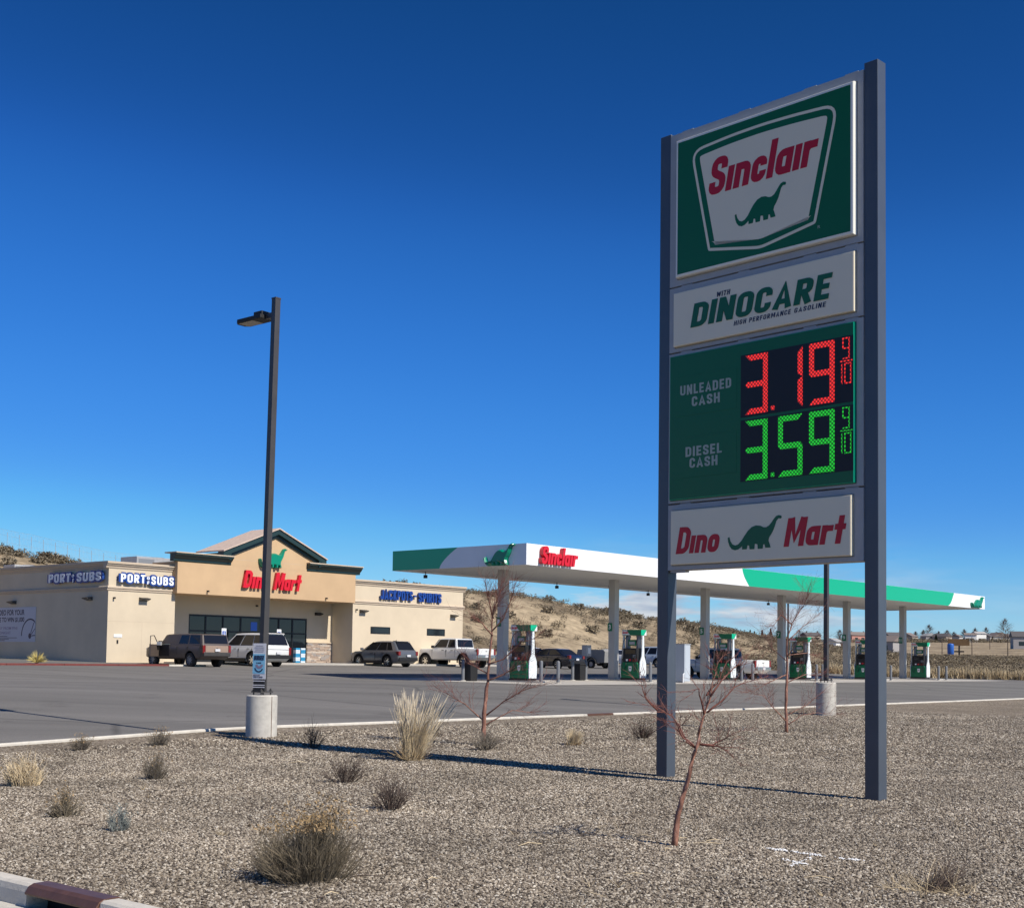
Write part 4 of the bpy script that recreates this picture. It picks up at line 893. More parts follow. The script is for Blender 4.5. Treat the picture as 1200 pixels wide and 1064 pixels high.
# stacked stone veneer
vr = MB(); z = 1.0; vx0, vx1 = FX1+.03, 18.46
while z < 2.48:
    h = rnd.uniform(.07, .13); x = vx0
    while x < vx1-.02:
        w = min(rnd.uniform(.18, .5), vx1-x); d = rnd.uniform(.04, .085)
        vr.box(x+.004, YS-d, z+.004, x+w-.004, YS-.001, min(z+h, 2.5)-.004, rnd.randrange(4)); x += w
    z += h
o = vr.build('stone_veneer', [M('stone_a', (.42, .33, .26), .9), M('stone_b', (.33, .25, .2), .9), M('stone_c', (.5, .43, .36), .9), M('stone_d', (.3, .27, .25), .9)], STO); o['kind'] = 'stuff'
MB().box(vx0-.01, YS-.11, 2.501, vx1, YS-.001, 2.57).build('stone_cap', m_trim, STO)
# banner on the shaded wall
bn = empty('wall_banner', PQ(41.607, 65.74, 0), ROT, 'pale grey prize banner with a wheel picture on the shaded left wall', 'banner')
b0 = MB().box(-.022, 7.65, 2.26, -.004, 14.2, 4.36).build('sheet', M('banner_vinyl', (.50, .51, .56), .6), bn)
m_bk = M('banner_print', (.05, .05, .085), .6)
def bl(body, ya, z0, yb, z1, bold=.03, m=m_bk):
    o = text_mesh(body, 0, z0, ya-yb, z1, -.0225, .003, 0, bold*.5, 'lettering', m, bn); o.matrix_local = Matrix.Translation((0, ya, 0)) @ MX
bl('PIN RODEO FOR YOUR', 13.3, 3.88, 8.95, 4.22, .05); bl('CHANCE TO WIN $1,000', 13.3, 3.42, 8.95, 3.76, .05)
m_bg = M('banner_grey', (.28, .24, .33), .6)
bl('EVERY DAY FROM FIVE', 13.3, 3.0, 9.7, 3.18, .02, m_bg); bl('UNTIL MIDNIGHT', 13.3, 2.72, 10.5, 2.9, .02, m_bg)
for yb, z in ((10.9, 2.60), (9.75, 2.51), (10.7, 2.43), (11.2, 2.35)): MB().box(-.026, yb, z-.02, -.0225, 13.4, z+.012).build('print_line', m_bk, bn)
wc = (8.25, 2.62)
def yz(poly, nm, m, d=.003):
    pl = [(min(14, max(7.66, a)), min(4.35, max(2.27, b))) for a, b in poly]
    MB().prism(pl, -.0225-d, -.0222, 'x').build(nm, m, bn)
ang = [180-i*180/24 for i in range(25)]
yz([(wc[0]+1.02*math.cos(R(a)), wc[1]+1.05*math.sin(R(a))) for a in range(0, 181, 10)]+[(wc[0]+.93*math.cos(R(a)), wc[1]+.96*math.sin(R(a))) for a in range(180, -1, -10)], 'wheel_rim', m_bk)
for a in (118, 150, 178): 
    c_, s_ = math.cos(R(a)), math.sin(R(a)); nx, nz = -s_*.03, c_*.03
    yz([(wc[0]+.2*c_+nx, wc[1]+.2*s_+nz), (wc[0]+.9*c_+nx, wc[1]+.9*s_+nz), (wc[0]+.9*c_-nx, wc[1]+.9*s_-nz), (wc[0]+.2*c_-nx, wc[1]+.2*s_-nz)], 'wheel_spoke', m_bk, .0025)
yz([(wc[0]+.17*math.cos(R(a)), wc[1]+.17*math.sin(R(a))) for a in range(0, 360, 24)], 'wheel_hub', m_bk, .002)
# roof units
RU = [(156, 200, 653, 47.2, 50.0, 71.5, 73.3, 7.70, 'long grey rooftop unit above the right end of the blue sign'), (0, 0, 0, 43.2, 45.1, 79, 80.4, 7.2, 'grey and white rooftop unit above the shaded wall'), (0, 0, 0, 43.6, 45.6, 75.2, 76.5, 7.05, 'low pale rooftop unit right of the grey and white one'), (0, 0, 0, 43.4, 44.2, 72.0, 73, 7.1, 'small dark rooftop unit nearest the building corner'), (0, 0, 0, 42.6, 43.8, 85, 86.2, 7.0, 'white rooftop unit at the left edge of the picture')]
for i, u in enumerate(RU):
    e = empty('rooftop_unit', PQ((u[3]+u[4])/2, (u[5]+u[6])/2, 6.3), ROT, u[8], 'rooftop unit', 'units on the shop roof'); dx, dy = (u[4]-u[3])/2, (u[6]-u[5])/2; h = u[7]-6.3
    MB().box(-dx, -dy, 0, dx, dy, h).build('casing', [m_alu, m_alu, m_canwhite, M('unit_dark', (.12, .11, .10), .7), m_canwhite][i], e, bevel=.02); MB().box(-dx*.9, -dy-.02, h*.45, -dx*.1, -dy-.002, h*.9).build('grille', m_pumpgrey, e)
    MB().cyl(dx*.4, 0, h+.001, h+.06, min(dx, dy)*.6, 16).build('fan_guard', m_pumpgrey, e)
# pavement in front of the shop, planter and kerbs
pv = MB(); pv.box(45.4, 64.0, .5, 73.5, 67.85, 1.195); o = pv.build('shop_pavement', m_slab, None, (0, 0, 0), ROT); tag(o, 'pale concrete pavement along the shop front', 'pavement', kind='structure')
pl_ = MB(); pl_.box(5, 60.8, .4, 42.6, 65.73, 1.06); pl_.box(5, 65.731, .4, 41.6, 95, 1.12); o = pl_.build('planter_bed', m_gravel, None, (0, 0, 0), ROT); tag(o, 'raised gravel strip along the shaded shop wall', 'gravel strip', kind='structure')
kb2 = empty('red_kerb', PQ(0, 60.6, 0), ROT, 'red painted kerb along the strip beside the shaded wall, ending in a white block', 'kerb'); kb2['kind'] = 'structure'
for a in np.arange(5, 42.2, 3.1): MB().box(a+.004, 0, .6, a+3.096, .195, 1.09).build('kerb_block', m_redpaint, kb2, bevel=.02)
MB().box(42.21, 0, .6, 44.6, .195, 1.08).build('kerb_block', m_kerb, kb2, bevel=.02)
# water packs in front of the window
m_wb = M('pack_blue', (.03, .25, .45), .35); m_ww = M('pack_white', (.6, .66, .7), .35)
for ci, px in enumerate((347.5, 353.5)):
    for k in range(4):
        P = on_q(px, 776, 66.9); e = empty('water_case', (P.x, P.y, 1.196+k*.24), ROT, ['lowest', 'second', 'third', 'topmost'][k]+' water case of the '+['left', 'right'][ci]+' stack before the shop window', 'water case', 'stacked water cases')
        MB().box(-.19, -.14, 0, .19, .14, .115).build('lower_wrap', [m_wb, m_ww][(k+ci) % 2], e, bevel=.015); MB().box(-.185, -.135, .116, .185, .135, .235).build('upper_wrap', [m_ww, m_wb][(k+ci) % 2], e, bevel=.015)
# parking signs
for px, py, lab in ((262, 742, 'small white and blue parking sign above the brown pickup'), (326.5, 743, 'small white and blue parking sign above the white wagon')):
    P = on_q(px, py, 65.2); e = empty('parking_sign', (P.x, P.y, 1.19), ROT, lab, 'parking sign', 'accessible parking signs')
    zt = P.z; MB().cyl(0, 0, 0, zt-1.19+.2, .03, 8).build('post', m_alu, e); s_ = MB().box(-.17, -.045, zt-1.19-.30, .17, -.032, zt-1.19+.30).build('sign_plate', m_canwhite, e)
    MB().box(-.13, -.05, zt-1.19-.12, .13, -.0455, zt-1.19+.14).build('symbol_field', m_blue, s_)
    mb = MB(); mb.cyl(0, zt-1.19+.08, -.054, -.0505, .025, 8, axis='y'); mb.prism([(-.02, zt-1.19+.05), (.02, zt-1.19+.05), (.02, zt-1.19-.03), (.07, zt-1.19-.08), (.05, zt-1.19-.1), (-.02, zt-1.19-.06)], -.054, -.0505, 'y'); mb.build('symbol', m_canwhite, s_)
# ================================================================== VEHICLES (local x forward, y left, z up, origin on the ground below the rear bumper)
def vehicle(name, label, cat, L, W, H, belt, hood, nose, cabin, paint, wb=None, fo=.9, wr=.37, gc=.24, bed=None, wins=(), group=None, roofc=None, rear_z=None, rim='alloy', dark_low=True, tail='tall', open_door=False, stripes=None, rearwin=True, bumper=None, plate=True, tww=.86, mirrors=True, handles=True, clad=None, rnd_=.085, arch=None, spoiler=None):
    e = empty(name, (0, 0, 0), 0, label, cat, group)
    hw = W/2; xf = L-fo; xr = xf-wb; xrb, xrt, xft, xfb = cabin
    rear_z = rear_z or belt
    # lower body loft
    st = [(0.0, gc+.22, rear_z-.10, .88), (.05, gc+.14, rear_z-.02, .95), (.30, gc, rear_z, .985)]
    n = 6
    for k in range(1, n): st.append((.30+(xfb-.30)*k/n, gc, rear_z+(belt-rear_z)*k/n, 1.0))
    st += [(xfb, gc, belt, 1.0), (xfb+.10, gc, belt-.01, .995), ((xfb+L)/2, gc, (belt-.01)*.45+hood*.55, .985), (L-.38, gc, hood, .95), (L-.16, gc+.05, hood-.06, .88), (L-.04, gc+.12, nose, .82), (L, gc+.22, nose-.14, .76)]
    mb = MB(); sec = None
    def section(zb, zt, w):
        h = zt-zb
        return [(0, zb), (hw*w*.82, zb), (hw*w*.95, zb+.10*h), (hw*w, zb+.38*h), (hw*w*.995, zb+.62*h), (hw*w*.97, zb+.84*h), (hw*w*.93, zb+.955*h), (hw*w*.84, zt), (0, zt+.02*w)]
    rings = []
    for x, zb, zt, w in st:
        s_ = section(zb, zt, w); ring = [(x, y, z) for y, z in s_]+[(x, -y, z) for y, z in s_[-2:0:-1]]; rings.append(ring)
    m = len(rings[0]); vs = [v for r in rings for v in r]
    fs = [(i*m+j, i*m+(j+1) % m, (i+1)*m+(j+1) % m, (i+1)*m+j) for i in range(len(rings)-1) for j in range(m)]+[tuple(range(m)), tuple((len(rings)-1)*m+j for j in range(m))]
    mb.add(vs, fs)
    body = mb.build('body', [paint, m_dark2], e)
    # wheel housings and bed cut out
    cu = MB()
    for x in (xr, xf): cu.add(*_cyl_y(x, wr+.02, wr*1.22, hw+.3, hw-.30), 1); cu.add(*_cyl_y(x, wr+.02, wr*1.22, -hw+.30, -hw-.3), 1)
    if bed: cu.box(bed[0], -hw*.80, bed[2], bed[1], hw*.80, belt+.5, 1)
    co = cu.build('cut', [paint, m_dark2])
    bo = body.modifiers.new('cut', 'BOOLEAN'); bo.object = co; bo.operation = 'DIFFERENCE'; bo.solver = 'EXACT'
    dg = bpy.context.evaluated_depsgraph_get(); dg.update()
    me = bpy.data.meshes.new_from_object(body.evaluated_get(dg)); body.modifiers.clear(); body.data = me; me.name = 'body'; bpy.data.objects.remove(co)
    me.polygons.foreach_set('use_smooth', [True]*len(me.polygons)); es = body.modifiers.new('edges', 'EDGE_SPLIT'); es.split_angle = R(38)
    # cabin
    zb0, zt0 = belt-.03, H; wb_, wt_ = hw*.93, hw*tww*.86
    b = bmesh.new()
    bot = [(xrb, wb_), (xfb, wb_), (xfb, -wb_), (xrb, -wb_)]; top = [(xrt, wt_), (xft, wt_*.97), (xft, -wt_*.97), (xrt, -wt_)]
    V0 = [b.verts.new((x, y, zb0)) for x, y in bot]; V1 = [b.verts.new((x, y, zt0)) for x, y in top]
    for i in range(4): b.faces.new((V0[i], V0[(i+1) % 4], V1[(i+1) % 4], V1[i]))
    b.faces.new(V1); b.faces.new(V0[::-1]); bmesh.ops.recalc_face_normals(b, faces=b.faces)
    eg = [g for g in b.edges if any(v in V1 for v in g.verts)]
    tp_ = [g for g in b.edges if all(v in V1 for v in g.verts)]
    if xft-xrt > .6:
        bmesh.ops.subdivide_edges(b, edges=[g for g in tp_ if abs(g.verts[0].co.x-g.verts[1].co.x) > .3], cuts=4, use_grid_fill=True)
    eg = [g for g in b.edges if g.is_boundary is False and any(v.co.z > zt0-.01 for v in g.verts) and g.calc_face_angle(0) > R(20)]
    bmesh.ops.bevel(b, geom=eg, offset=rnd_, segments=4, profile=.55, affect='EDGES')
    for v_ in b.verts:
        if v_.co.z > zt0-.12:
            u_ = (v_.co.x-(xrt+xft)/2)/max(.3, (xft-xrt)/2); v_.co.z -= .045*min(1.3, abs(u_))**2.5
    me = bpy.data.meshes.new('cabin'); b.to_mesh(me); b.free(); me.materials.append(roofc or paint)
    me.polygons.foreach_set('use_smooth', [True]*len(me.polygons))
    cb = bpy.data.objects.new('cabin', me); COL.objects.link(cb); cb.parent = e; cb.modifiers.new('edges', 'EDGE_SPLIT').split_angle = R(40)
    def side(u, v, sgn, off=.006):    # point of the cabin side: u along, v up
        xb = xrb+(xfb-xrb)*u; xt = xrt+(xft-xrt)*u; x = xb+(xt-xb)*v; y = wb_+(wt_*(1-.03*u)-wb_)*v; z = zb0+(zt0-zb0)*v
        return (x, sgn*(y+off), z)
    for sgn in (1, -1):
        for (a0, a1, b0, b1) in wins:      # (bottom start, bottom end, top start, top end)
            q = [side(a0, .12, sgn), side(a1, .12, sgn), side(b1, .86, sgn), side(b0, .86, sgn)]
            q2 = [(x, y-sgn*.012, z) for x, y, z in q]
            MB().add(q+q2, [(0, 1, 2, 3), (7, 6, 5, 4), (0, 4, 5, 1), (1, 5, 6, 2), (2, 6, 7, 3), (3, 7, 4, 0)]).build('side_window', m_cglass, e)
    def endglass(x0, x1, nm, f0, f1, w0, w1, sg):
        def pt(v, s, w): return (x0+(x1-x0)*v+sg*.008, s*(wb_+(wt_-wb_)*v)*w, zb0+(zt0-zb0)*v)
        q = [pt(f0, -1, w0), pt(f0, 1, w0), pt(f1, 1, w1), pt(f1, -1, w1)]; q2 = [(x-sg*.014, y, z) for x, y, z in q]
        MB().add(q+q2, [(0, 1, 2, 3), (7, 6, 5, 4), (0, 4, 5, 1), (1, 5, 6, 2), (2, 6, 7, 3), (3, 7, 4, 0)]).build(nm, m_cglass, e)
    endglass(xfb, xft, 'windscreen', .14, .88, .90, .92, 1)
    if rearwin: endglass(xrb, xrt, 'rear_window', .16, .86, .86, .88, -1)
    # wheels
    for x in (xr, xf):
        for sgn in (1, -1):
            y = sgn*(hw-.13); t = MB(); w = .125
            t.lathe([(wr*.62, -w), (wr*.93, -w), (wr, -w*.75), (wr, w*.75), (wr*.93, w), (wr*.62, w)], 28, 'y', x, wr, y); wh = t.build('wheel', m_tyre, e, smooth=True); wh.modifiers.new('edges', 'EDGE_SPLIT').split_angle = R(40)
            rm = MB(); yo = y+sgn*w*.72
            rm.lathe([(0, 0), (wr*.16, 0), (wr*.2, -sgn*.02)], 16, 'y', x, wr, yo)
            rm.lathe([(wr*.66, sgn*.025), (wr*.58, sgn*.02), (wr*.56, -sgn*.05)], 28, 'y', x, wr, yo)
            for k in range(6 if rim != 'steel' else 8):
                a = 2*math.pi*k/(6 if rim != 'steel' else 8); c_, s_ = math.cos(a), math.sin(a); hwid = wr*.10
                rm.add([(x+c_*wr*.14-s_*hwid, yo, wr+s_*wr*.14+c_*hwid), (x+c_*wr*.14+s_*hwid, yo, wr+s_*wr*.14-c_*hwid), (x+c_*wr*.6+s_*hwid*.7, yo+sgn*.012, wr+s_*wr*.6-c_*hwid*.7), (x+c_*wr*.6-s_*hwid*.7, yo+sgn*.012, wr+s_*wr*.6+c_*hwid*.7)], [(0, 1, 2, 3)])
            rm.build('rim', m_chrome if rim == 'alloy' else m_pumpgrey, wh)
            MB().cyl(x, wr, y-sgn*.05, y-sgn*.045, wr*.6, 20, axis='y').build('hub_back', m_dark2, wh)
    if arch is not None:
        for x in (xr, xf):
            for sgn in (1, -1): MB().prism(arc_poly(x, wr+.02, wr*1.30, wr*1.17, -12, 192, 16), min(sgn*hw*.93, sgn*(hw*1.0+.012)), max(sgn*hw*.93, sgn*(hw*1.0+.012)), 'y').build('arch_trim', arch, e)
    if spoiler is not None:
        MB().prism([(xrt-.14, zt0-.05), (xrt-.12, zt0-.015), (xrt+.25, zt0+.012), (xrt+.25, zt0-.03)], -wt_*.86, wt_*.86, 'y').build('spoiler', spoiler, e, bevel=.01)
        MB().prism([(xrt+.5, zt0-.01), (xrt+.52, zt0+.06), (xrt+.72, zt0-.01)], -.02, .02, 'y').build('antenna_fin', m_dark2, e)
    # doors and seams, handles, mirrors
    nd = len(wins); xs0 = xrb+.25 if not bed else xrb+.02
    if clad is not None:
        for sgn in (1, -1): 
            for x0, x1 in ((xr+wr*1.3, xf-wr*1.3),): MB().box(x0, min(sgn*hw*.955, sgn*hw*1.005), gc+.01, x1, max(sgn*hw*.955, sgn*hw*1.005), gc+.2).build('sill', clad, e, bevel=.02)
    for sgn in (1, -1):
        if handles:
            for u in [w[0]+.02 for w in wins[-2:]]:
                x = xrb+(xfb-xrb)*u+.12; z = belt-.14
                MB().box(x, min(sgn*hw*.975, sgn*hw*1.012), z, x+.2, max(sgn*hw*.975, sgn*hw*1.012), z+.03).build('door_handle', m_dark2, e)
        for w in wins[-2:]:
            for u in (w[0]-.012, w[1]+.012):
                x = xrb+(xfb-xrb)*u
                if abs(x-xr) < wr*1.25 and False: continue
                MB().box(x-.006, min(sgn*hw*.95, sgn*(hw*1.0015)), gc+.30*(belt-gc), x+.006, max(sgn*hw*.95, sgn*(hw*1.0015)), belt-.12*(belt-gc)).build('door_seam', m_dark2, e)
        if mirrors:
            mx = xrb+(xfb-xrb)*.96-.25; MB().box(mx, min(sgn*(wb_+.02), sgn*(wb_+.24)), belt+.02, mx+.12, max(sgn*(wb_+.02), sgn*(wb_+.24)), belt+.20).build('mirror', paint if bumper is None else m_dark2, e, bevel=.03)
    # ends
    bm = bumper or m_dark2
    MB().box(-.07, -hw*.9, gc+.18, .10, hw*.9, gc+.40).build('rear_bumper', bm, e, bevel=.03)
    MB().box(L-.12, -hw*.78, gc+.12, L+.04, hw*.78, gc+.34).build('front_bumper', bm, e, bevel=.04)
    MB().box(L-.04, -hw*.52, gc+.36, L+.012, hw*.52, nose-.12).build('grille', m_dark2, e, bevel=.01)
    for sgn in (1, -1):
        y0, y1 = sorted((sgn*hw*.50, sgn*hw*.80)); MB().box(L-.12, y0, nose-.18, L+.01, y1, nose-.03).build('headlight', m_head, e, bevel=.02)
        if tail == 'tall': y0, y1 = sorted((sgn*hw*.78, sgn*hw*.945)); MB().box(-.02, y0, rear_z-.46, .13, y1, rear_z-.03).build('tail_light', m_tail, e, bevel=.015)
        elif tail == 'wide': y0, y1 = sorted((sgn*hw*.5, sgn*hw*.94)); MB().box(-.02, y0, rear_z-.22, .12, y1, rear_z-.06).build('tail_light', m_tail, e, bevel=.015)
        else:
            y0, y1 = sorted((sgn*hw*.74, sgn*hw*.95)); MB().prism([(rear_z-.30, 0), (rear_z-.06, 0), (rear_z-.02, .3), (rear_z-.16, .28)], y0, y1, 'y') if False else MB().box(-.03, y0, rear_z-.28, .22, y1, rear_z-.02).build('tail_light', m_tail, e, bevel=.02)
    if plate: MB().box(-.085, -.16, gc+.44 if not bed else gc+.22, -.05 if not bed else -.068, .16, gc+.58 if not bed else gc+.36).build('number_plate', m_plate, e)
    return e, dict(hw=hw, belt=belt, gc=gc, wb_=wb_, wt_=wt_, zb0=zb0, H=H, xrb=xrb)
def _cyl_y(x, z, r, y0, y1, n=28):
    vs = [(x+r*math.cos(2*math.pi*i/n), y, z+r*math.sin(2*math.pi*i/n)) for y in (y0, y1) for i in range(n)]
    return vs, [tuple(range(n))[::-1], tuple(range(n, 2*n))]+[(i, (i+1) % n, (i+1) % n+n, i+n) for i in range(n)]
NH = ROT+math.pi/2       # facing the shop
def park(v, p, q, rz=NH, dz=.0):
    v.location = PQ(p, q, G(p, q)+.004+dz); v.rotation_euler = (0, 0, rz)
def paint(name, c, rough=.3, coat=.6, var=0): return M(name, c, rough, 0, var, 3, coat=coat)
m_brown = paint('faded_brown_paint', (.085, .065, .055), .5, .15, .12); m_tanp = paint('tan_tailgate', (.30, .215, .165), .5, .2, .1)
m_wpaint = paint('white_paint', (.70, .70, .68), .25); m_gpaint = paint('grey_paint', (.10, .105, .115), .28); m_navyp = paint('navy_paint', (.012, .016, .03), .2)
m_silver = paint('silver_blue_paint', (.42, .48, .55), .3); m_gpale = paint('dull_grey_paint', (.24, .235, .22), .55, .1)
# brown pickup with camper shell and open driver's door
v, d = vehicle('parked_pickup', 'brown pickup with a camper shell, its driver door open', 'pickup', 5.45, 1.95, 1.82, 1.22, 1.12, 1.06, (.06, .22, 3.45, 4.10), m_brown, wb=3.45, fo=.88, wr=.39, gc=.42,
  wins=((.05, .30, .06, .31), (.33, .54, .34, .55)), group=None, roofc=m_brown, rim='steel', tail='tall', bumper=m_dark, plate=True, handles=False, tww=.98)
MB().box(-.012, -.74, .72, .004, .74, 1.17).build('tailgate', m_tanp, v, bevel=.02); MB().box(-.02, -.06, .98, -.0125, .06, 1.04).build('tailgate_latch', m_dark2, v)
hw = d['hw']
MB().box(3.00, hw*.90, .58, 3.95, hw*1.002, 1.215).build('doorway_shade_panel', m_dark2, v)  # solid black panel painting the shade inside the open doorway
q = [(3.02, hw*.89, 1.23), (3.90, hw*.89, 1.23), (3.50, hw*.76, 1.70), (3.05, hw*.76, 1.72)]; q2 = [(x, y+.035, z) for x, y, z in q]
MB().add(q+q2, [(3, 2, 1, 0), (4, 5, 6, 7), (0, 1, 5, 4), (1, 2, 6, 5), (2, 3, 7, 6), (3, 0, 4, 7)]).build('cab_opening', M('cab_light', (.45, .5, .4), .5), v)
od = MB(); od.box(-.95, -.045, .56, .0, .045, 1.22)
od.tube([(-.93, 0, 1.22), (-.90, 0, 1.68), (-.50, 0, 1.70), (-.03, 0, 1.24)], .028, 6); dr = od.build('open_door', m_brown, v, bevel=.0); dr.location = (3.97, hw+.03, 0); dr.rotation_euler = (0, 0, R(-62))
MB().box(-.86, .046, .66, -.1, .06, 1.16).build('door_lining', m_tanp, dr); MB().box(-.30, -.30, 1.16, -.14, -.05, 1.36).build('door_mirror', m_alu, dr, bevel=.02)
park(v, to_pq(on_q(238, 780, 60.2))[0], 59.0)
# white wagon
v, d = vehicle('parked_wagon', 'large white wagon parked nose-in behind the lamp post', 'car', 5.25, 2.0, 1.95, 1.16, 1.12, 1.02, (.04, .36, 3.05, 4.0), m_wpaint, wb=3.1, fo=.95, wr=.41, gc=.30,
  wins=((.06, .285, .085, .295), (.30, .59, .31, .60), (.605, .92, .615, .895)), tail='tall', clad=m_dark2, rim='alloy', rnd_=.12, spoiler=m_wpaint)
for yy_ in (.62, -.62): MB().box(.6, yy_-.02, 1.951, 3.0, yy_+.02, 2.0).build('roof_rail', m_dark2, v)
MB().box(-.012, -.80, 1.0, .0, .80, 1.02).build('tailgate_trim', m_dark2, v)
park(v, to_pq(on_q(313, 780, 60.6))[0]+.3, 60.0)
# grey crossover
v, d = vehicle('parked_crossover', 'dark grey crossover parked below the right wall of the shop', 'car', 4.6, 1.86, 1.69, 1.04, 1.0, .92, (.06, .58, 2.45, 3.62), m_gpaint, wb=2.66, fo=.92, wr=.37, gc=.23,
  wins=((.13, .285, .17, .31), (.30, .575, .325, .595), (.59, .93, .61, .90)), tail='hook', clad=m_dark2, rnd_=.13, arch=m_dark2, spoiler=m_gpaint)
MB().box(-.02, -.78, .56, .0, .78, .62).build('bumper_trim', m_chrome, v)
park(v, to_pq(on_q(462, 781, 61.6))[0]+.55, 60.9)
# white crew pickup near the shop corner
def crew(label, name='parked_pickup', tailw=m_wpaint, lift=.0):
    v, d = vehicle(name, label, 'pickup', 5.8, 1.98, 1.93+lift, 1.22+lift, 1.2+lift, 1.12+lift, (1.90, 2.02, 3.62, 4.35), m_wpaint, wb=3.6, fo=.95, wr=.41+lift*.3, gc=.40+lift, bed=(.10, 1.78, .85),
      wins=((.06, .37, .075, .38), (.41, .92, .42, .88)), tail='tall', bumper=m_chrome, rim='alloy', clad=None, tww=.97, rnd_=.11, arch=m_dark2 if lift else None)
    MB().box(-.012, -.74, .78+lift, .002, .74, 1.19+lift).build('tailgate', m_wpaint, v, bevel=.015); MB().box(-.02, -.08, 1.02+lift, -.0125, .08, 1.06+lift).build('tailgate_latch', m_dark2, v)
    return v
v = crew('lifted white crew cab pickup at the right end of the shop', lift=.1); park(v, to_pq(on_q(556, 781, 61))[0]+.4, 60.3)
v = crew('white crew cab pickup with red tail lights standing at the pumps'); park(v, to_pq(on_q(894, 780, 41.2))[0], 41.2)
MB().box(.25, -.8, .9, 1.7, .8, 1.18).build('bed_cover', m_dark2, v, bevel=.02)
# vehicles along the far side of the forecourt, half hidden by the pumps
def place_far(v, px, q, rz=NH): park(v, to_pq(on_q(px, 780, q))[0], q, rz)
v, d = vehicle('parked_sedan', 'dark navy car with silver wheels behind the black bin', 'car', 4.9, 1.86, 1.48, .98, .94, .84, (.35, 1.15, 2.75, 3.75), m_navyp, wb=2.85, fo=.95, wr=.35, gc=.2, wins=((.10, .47, .20, .48), (.51, .92, .52, .86)), tail='hook', rear_z=1.02)
place_far(v, 676, 59.0)
v, d = vehicle('parked_sedan', 'white sedan glimpsed between the first dispenser and the navy car', 'car', 4.7, 1.82, 1.45, .95, .92, .82, (.5, 1.2, 2.7, 3.6), m_wpaint, wb=2.75, fo=.95, wr=.34, gc=.2, wins=((.10, .47, .2, .48), (.51, .92, .52, .86)), tail='wide', rear_z=1.0)
place_far(v, 640, 66)
v, d = vehicle('parked_sedan', 'white sedan glimpsed just left of the second dispenser', 'car', 4.7, 1.82, 1.45, .95, .92, .82, (.5, 1.2, 2.7, 3.6), m_wpaint, wb=2.75, fo=.95, wr=.34, gc=.2, wins=((.10, .47, .2, .48), (.51, .92, .52, .86)), tail='wide', rear_z=1.0)
place_far(v, 738, 66)
v, d = vehicle('parked_wagon', 'silver blue wagon beside the left sign post, right of the second dispenser', 'car', 4.9, 1.92, 1.8, 1.1, 1.06, .97, (.05, .4, 2.9, 3.7), m_silver, wb=2.9, fo=.92, wr=.38, gc=.26, wins=((.06, .30, .085, .31), (.33, .60, .34, .60), (.63, .92, .635, .90)), tail='tall')
place_far(v, 790, 63)
e = empty('utility_trailer', (0, 0, 0), NH, 'dull grey box trailer behind the second canopy column', 'trailer')
MB().prism([(0, .45), (2.6, .45), (2.75, .62), (2.6, 1.45), (.1, 1.45), (-.05, 1.3)], -.85, .85, 'y').build('box', m_gpale, e, bevel=.03)
for sgn in (1, -1):
    w_ = MB().lathe([(.2, -.1), (.30, -.1), (.33, -.06), (.33, .06), (.30, .1), (.2, .1)], 24, 'y', 1.2, .33, sgn*.90).build('wheel', m_tyre, e, smooth=True); MB().cyl(1.2, .33, sgn*.93, sgn*.935, .2, 18, axis='y').build('rim', m_alu, w_)
    MB().prism(arc_poly(1.2, .36, .50, .44, 0, 180), sgn*.80, sgn*1.02, 'y').build('mudguard', m_dark2, e)
mb = MB(); mb.tube([(2.7, 0, .5), (3.6, 0, .48)], .05, 8); mb.build('drawbar', m_dark2, e)
place_far(e, 716, 60.5)

# ================================================================== PLANTS OF THE GRAVEL BED
def M2(name, c, var=.25): return M(name, c, .9, 0, var, 9, spec=.1)
m_twig = M2('dead_twig', (.10, .075, .062)); m_twig2 = M2('grey_twig', (.17, .145, .115)); m_straw = M2('straw', (.60, .48, .31)); m_straw2 = M2('pale_plume', (.68, .58, .43)); m_sage = M2('grey_green_stem', (.135, .112, .08)); m_tip = M2('tan_flower_head', (.34, .235, .125)); m_olive = M2('olive_stem', (.235, .19, .13))
m_silverleaf = M2('silver_leaf', (.22, .235, .215)); m_bark = M('red_brown_bark', (.21, .08, .05), .5, 0, .6, 22, var2=(.44, .215, .145), bump=.3, bscale=60, stretch=(1, 1, .3)); m_bark2 = M('dark_red_twig', (.17, .06, .042), .6, 0, .3, 20)
def stem(mb, a, dirv, ln, r, mi, k=3, curl=.15, rg=rnd, tipr=.4):
    pts = [Vector(a)]; d = Vector(dirv).normalized()
    for i in range(k):
        d = (d+Vector((rg.gauss(0, curl), rg.gauss(0, curl), rg.gauss(0, curl*.5)))).normalized(); pts.append(pts[-1]+d*(ln/k))
    mb.tube(pts, [r*(1-(1-tipr)*i/k) for i in range(k+1)], 3, mi); return pts, d
